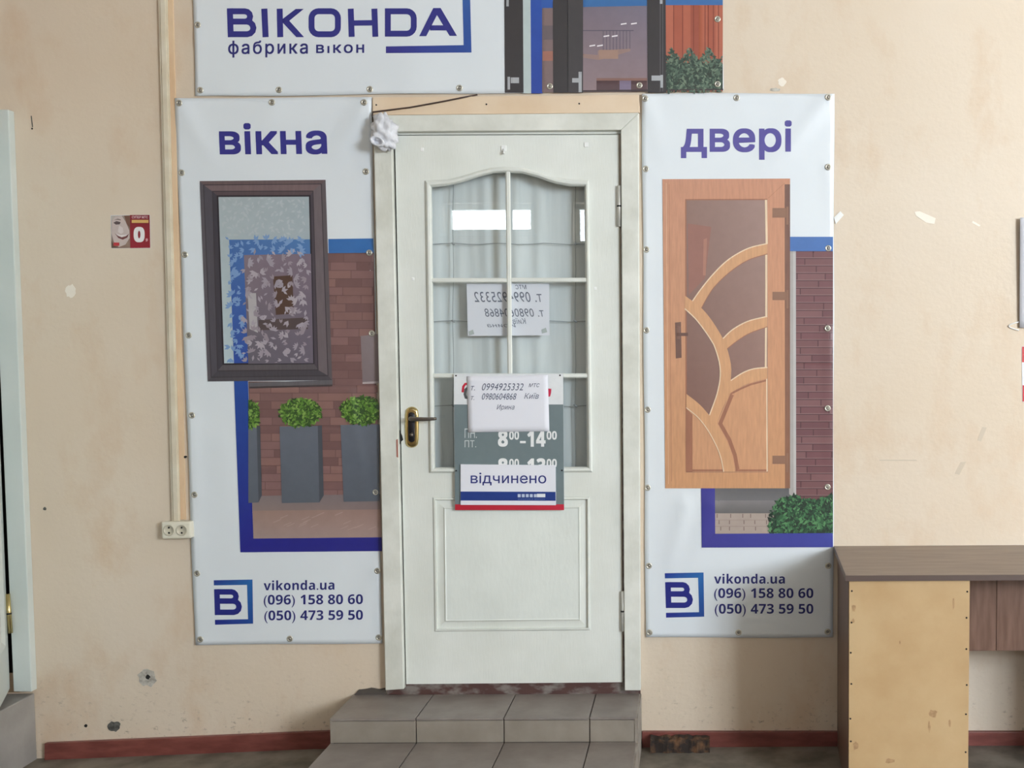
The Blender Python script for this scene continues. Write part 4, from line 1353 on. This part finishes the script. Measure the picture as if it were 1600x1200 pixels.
# dark edge band along the front
e0, e1 = FL + Vector((0, -0.0012, -0.001)), FR + Vector((0, -0.0012, -0.001))
prism('edge_band', [(q, q + Vector((0, 0.002, 0))) for q in (e0, e1, e1 - Vector((0, 0, tht - 0.002)), e0 - Vector((0, 0, tht - 0.002)))], 'desk_edge', dk_)
zu = zd - tht
sf = W(1325.5, 960, FL.y + 0.012)
sbk = W(1308.5, 960, -0.003)
def side(x_off, name):
    a, c = Vector((sf.x + x_off, sf.y, 0)), Vector((sbk.x + x_off, sbk.y, 0))
    d = Vector((0.018, 0, 0))
    prism(name, [(q + Vector((0, 0, zu)), q) for q in (a, a + d, c + d, c)], 'desk_side', dk_, 0.001)
side(0, 'side_panel')
pr = W(1514.5, 960, FL.y + 0.012).x
side(pr - sf.x - 0.02, 'side_panel')
side(FR.x - sf.x - 0.04, 'side_panel')  # end panel out of view, placed so it shades the wall under the desk
yp = sf.y - 0.0035
hbp = box('hardboard_panel', sf.x + 0.002, pr, yp, sf.y - 0.0002, 0.0, zu - 0.001, 'hardboard', dk_, 0.0008)
for k in range(7):
    for x in (sf.x + 0.009, pr - 0.008):
        o = link(bpy.data.objects.new('nail', nail_me), hbp)
        o.location = (x + random.uniform(-0.002, 0.002), yp, zu - 0.04 - 0.1 * k + random.uniform(-0.02, 0.02))
for k, (cx, cy, rx, ry) in enumerate(((1334, 950, 4, 7), (1333, 970, 3, 4), (1406, 1004, 1.5, 4), (1458, 1115, 8, 7), (1391, 1189, 8, 5), (1490, 944, 2, 11), (1452, 1136, 2, 9), (1484, 1130, 2, 8), (1337, 1165, 5, 8))):
    rn = random.Random(40 + k)
    px = [(cx + rx * rn.uniform(0.6, 1.1) * math.cos(0.5236 * q), cy + ry * rn.uniform(0.6, 1.1) * math.sin(0.5236 * q)) for q in range(12)]
    slab('scuff', px, yp - 0.0006, yp + 0.0005, 'board_scuff', hbp)
ym = -0.34
zm = W(1560, 1017, ym).z
x1m, x2m = W(1557, 960, ym).x, FR.x - 0.045
box('modesty_panel', pr - 0.02, x1m - 0.0006, ym, ym + 0.016, zm, zu + 0.001, 'modesty', dk_, 0.001)
box('modesty_panel', x1m + 0.0006, x2m, ym, ym + 0.016, zm, zu + 0.001, 'modesty', dk_, 0.001)

# ------------------------------------------------------------------ small things on the wall
tr_ = thing('cable_trunking', W(275, 815, 0), 'cream plastic cable trunking running down to the double socket', 'trunking')
slab('trunk_base', [(243, -160), (257, -160), (281, 817), (268.5, 817)], -0.012, 0.0, 'trunk', tr_, 0.001)
slab('trunk_lid', [(245.5, -160), (253.5, -160), (279, 817), (271, 817)], -0.017, -0.011, 'trunk', tr_, 0.0015)
bt2 = slab('trim_2', [(258, -160), (266, -160), (290, 812), (282, 812)], -0.007, 0.0, 'batten', None, 0.001)
tag(bt2, 'thin peach painted batten between trunking and left banner', 'trim', kind='structure')

so = thing('power_socket', W(274, 842, 0), 'yellowed double power socket on the wall under the trunking', 'socket')
slab('socket_body', [(251.5, 815.5), (297.5, 815), (298.5, 841.5), (252.5, 842.5)], -0.034, 0.0, 'socket', so, 0.006)
for cx in (264, 284):
    cc = W(cx, 828.5, -0.034)
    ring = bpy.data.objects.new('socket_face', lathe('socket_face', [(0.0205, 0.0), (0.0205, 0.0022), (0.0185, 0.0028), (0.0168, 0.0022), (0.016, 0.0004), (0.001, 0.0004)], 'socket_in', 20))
    link(ring, so)
    ring.location = cc
    # the recess is a shallow dish: its floor carries two pin holes
    for dz in (-0.0095, 0.0095):
        ph_ = bpy.data.objects.new('pin_hole', lathe('pin_hole', [(0.0036, 0.0), (0.0034, 0.0006), (0.0004, 0.0004)], 'hole', 10))
        COL.objects.link(ph_)
        ph_.parent = ring
        ph_.location = (0, -0.0004, dz)

# crumpled film lump stuffed over the casing's corner
bm = bmesh.new()
bmesh.ops.create_icosphere(bm, subdivisions=4, radius=1.0)
cA, cB = W(597, 193, -0.05), W(604, 219, -0.055)
for v in bm.verts:
    n = v.co.normalized()
    k = 1 + 0.22 * math.sin(7 * n.x + 3 * n.z) * math.sin(6 * n.z - 4 * n.y) + 0.12 * math.sin(15 * n.x + 9 * n.y) * math.sin(13 * n.z + 5) + 0.05 * math.sin(31 * n.x * n.z + 17 * n.y)
    t_ = 0.5 - n.z * 0.5
    c = cA.lerp(cB, t_)
    v.co = Vector((c.x + n.x * (0.038 + 0.01 * t_) * k, c.y + n.y * 0.028 * k, c.z + n.z * 0.036 * k))
fl_ = thing('crumpled_film', W(598, 232, -0.03), 'crumpled white plastic film lump on the corner of the door casing', 'plastic film')
from_bm('film_lump', bm, 'foam', fl_, True)
loops = []
cR = W(589, 220.5, -0.082)
for r_, dy in ((0.021, 0.03), (0.024, 0.0), (0.02, -0.006), (0.014, 0.002), (0.012, 0.02)):
    loops.append([cR + Vector((r_ * 1.1 * math.cos(a), dy, r_ * 0.75 * math.sin(a) - 0.25 * r_ * math.cos(a))) for a in [2 * math.pi * k / 16 for k in range(16)]])
loft('rolled_end', loops, 'foam', fl_, True, cap_last=True)

tag(tube('cable', [W(583, 196, -0.02), W(581.5, 180, -0.02), W(583, 175, -0.021), W(600, 173, -0.021), W(640, 168, -0.02), W(690, 159, -0.02), W(720, 153, -0.019), W(746, 148, -0.012)], 0.0028, 'wire', None, 6),
    'thin dark cable running from the casing corner up behind the top banner', 'cable')

# advertising sticker
stk = thing('sticker', W(204, 388, 0), 'small red sticker with a smiling face and large white zero', 'sticker')
slab('sticker_sheet', [(173, 336.5), (234, 335.5), (235, 387.5), (174, 388)], -0.0012, 0.0, 'paper', stk)
sh = Sheet(stk, lambda x, y: 0.0012, None)
sh.poly('red_half', [(203, 336), (233.8, 335.8), (234.8, 387.3), (203.5, 387.6)], [rgb(136, 30, 44), rgb(132, 30, 44), rgb(156, 32, 48), rgb(160, 34, 52)], 1)
sh.rect('red_half', 205.8, 343.5, 232, 348.3, rgb(224, 178, 108), 2)
sh.text('lettering#1', 'СУПЕР МТС', 206, 337.3, 231, 341.3, rgb(232, 200, 204), 2, 0.02)
sh.text('lettering#2', heavy('0'), 208.8, 354.5, 226, 378.5, rgb(240, 236, 236), 2, 0.03)
sh.text('lettering#3', ',', 227.5, 372.5, 231, 377.5, rgb(222, 160, 168), 2, 0.02)
sk, skd = rgb(206, 188, 182), rgb(170, 140, 132)
fp = 'printed_face'
sh.poly(fp, [(173.6, 337), (203, 336.4), (203.5, 387.5), (174.2, 387.7)], [rgb(196, 186, 178), rgb(126, 104, 90), rgb(150, 118, 102), rgb(120, 92, 78)], 1)
sh.poly(fp, [(175, 346), (180, 338), (190, 337), (196, 346), (202, 360), (202.5, 372), (196, 382), (186, 386), (178, 378), (174, 364)], sk, 1.4)
sh.poly(fp, [(194, 337), (202.5, 337), (202.8, 356), (198, 350)], rgb(120, 84, 68), 1.7)
sh.poly(fp, [(177, 348), (182, 345.5), (188.5, 347), (187, 350.5), (181, 351)], rgb(96, 78, 78), 1.8)
sh.poly(fp, [(178, 344), (184, 341.5), (189, 343), (188.5, 344.5), (183, 343.5)], rgb(140, 122, 116), 1.8)
sh.poly(fp, [(186, 352), (192, 356), (193, 363), (189, 365.5), (184, 362)], rgb(222, 208, 204), 1.8)
sh.poly(fp, [(179, 364), (184, 368.5), (190, 371), (197, 369), (201.5, 365), (199, 371), (192, 374.5), (185, 372)], rgb(110, 58, 60), 1.9)
sh.poly(fp, [(181, 365), (185, 368), (190.5, 370), (196.5, 368), (200, 366), (195, 367), (188, 367.5)], rgb(236, 228, 226), 2.2)
sh.poly(fp, [(174, 376), (179, 384), (186, 387.5), (174.2, 387.6)], rgb(104, 78, 66), 1.7)
sh.rect(fp, 177.5, 379, 186.5, 384, rgb(196, 56, 64), 2.4)
sh.build()

# notices at the right edge
sp = thing('notice_sheet', W(1640, 515, 0), 'white paper notice curling off the wall above the desk end', 'notice')
pss = folds(0.006, [(1594, 345, 1594, 510, 22, 0.012)])
cloth('sheet', [(1594, 340), (1760, 339), (1761, 514), (1593, 512)], pss, 'paper', sp, 12, 0.0006)
rsx = thing('notice_sticker', W(1640, 628, 0), 'red and white striped sticker below the white notice sheet', 'sticker')
slab('sticker_sheet', [(1596.5, 541), (1720, 541), (1720, 628), (1597.5, 628)], -0.0012, 0.0, 'paper', rsx)
sh = Sheet(rsx, lambda x, y: 0.0012, None)
sh.rect('red_band', 1597, 541.5, 1719.5, 566, rgb(206, 60, 60), 1)
sh.rect('red_band#2', 1597.8, 602, 1719.5, 627.5, rgb(206, 44, 52), 1)
sh.build()
tag(tube('adhesive_curl', [W(1592 - 16 * math.sin(math.pi * k / 8), 503 + 13 * k / 8, -0.004) for k in range(9)], 0.0022, 'tape', None, 6), 'curled strip of pale adhesive beside the white notice sheet', 'tape')
for px, nm, mt, lab, ct in (
        ([(1303, 340), (1313, 330), (1318.5, 336), (1306, 350)], 'tape_piece', 'tape', 'scrap of white tape sticking out from behind the right banner', 'tape'),
        ([(1429, 331), (1437, 330), (1462, 341), (1460, 350), (1447, 348), (1431, 337)], 'tape_piece', 'residue', 'torn strip of pale tape alone on the bare wall', 'tape')):
    tag(slab(nm, px, -0.0035 if mt == 'tape' else -0.0012, 0.0, mt), lab, ct)
# marks that belong to the wall itself
def blob(cx, cy, rx, ry, seed, n=16):
    rn = random.Random(seed)
    return [(cx + rx * rn.uniform(0.7, 1.1) * math.cos(6.2832 * k / n), cy + ry * rn.uniform(0.7, 1.1) * math.sin(6.2832 * k / n)) for k in range(n)]
for px, nm, mt, th in ((blob(230, 1059, 16, 16, 1), 'plaster_patch', 'patch', 0.002), (blob(231, 1058, 4, 4, 2, 10), 'drill_hole', 'hole', 0.0028), (blob(178, 1135, 11, 9, 3), 'plaster_chip', 'chip', 0.002),
                       (blob(268.5, 205, 6, 9, 4), 'paint_spot', 'blue_paint', 0.0015), (blob(1210, 140, 9, 3, 5), 'plaster_patch', 'patch', 0.0015), (blob(1222, 128, 7, 7, 6), 'tape_residue', 'residue', 0.001),
                       (blob(110, 455, 9, 12, 7), 'plaster_patch', 'residue', 0.001), (blob(70, 795, 3, 3, 8, 8), 'plaster_chip', 'chip', 0.001), (blob(134, 1134, 3, 3, 9, 8), 'plaster_chip', 'hole', 0.001), (blob(289, 714, 2, 2, 10, 8), 'plaster_chip', 'hole', 0.008),
                       ([(48, 181), (49.5, 181), (51.5, 198), (50, 199)], 'scratch', 'chip', 0.0008), (blob(50, 201, 1.6, 1.6, 11, 8), 'plaster_chip', 'hole', 0.0008),
                       ([(1374, 718), (1432, 718), (1433, 720.5), (1374, 720)], 'scratch', 'scuff', 0.0008), ([(1527, 688), (1535, 667), (1542, 668), (1533, 690)], 'tape_residue', 'scuff', 0.0008), ([(1492, 740), (1501, 722), (1510, 721), (1499, 742)], 'tape_residue', 'scuff', 0.0008),
                       ([(1520, 345), (1532, 352), (1530, 354), (1519, 348)], 'tape_residue', 'residue', 0.0008)):
    slab(nm, px, -th, 0.001, mt, wall_back)

# charred block at the foot of the wall
zb = W(1060, 1176, -0.02).z
bm = bmesh.new()
a, c = W(1016, 1176, -0.075).x, W(1109, 1176, -0.075).x
nxb = 14
vv = []
rn = random.Random(5)
for i in range(nxb + 1):
    x = a + (c - a) * i / nxb
    z0b, z1b = 0.0, 0.047
    vv.append([bm.verts.new((x, -0.075 + rn.uniform(-0.004, 0.004), z0b)), bm.verts.new((x, -0.073 + rn.uniform(-0.004, 0.004), z1b + rn.uniform(-0.006, 0.004))),
               bm.verts.new((x, -0.022, z1b + rn.uniform(-0.004, 0.004))), bm.verts.new((x, -0.02, z0b))])
for i in range(nxb):
    for k in range(4):
        bm.faces.new((vv[i][k], vv[i + 1][k], vv[i + 1][(k + 1) % 4], vv[i][(k + 1) % 4]))
bm.faces.new(vv[0])
bm.faces.new(vv[-1])
tag(from_bm('wood_block', bm, 'char'), 'charred brown block of wood lying against the skirting beside the steps', 'wood block')
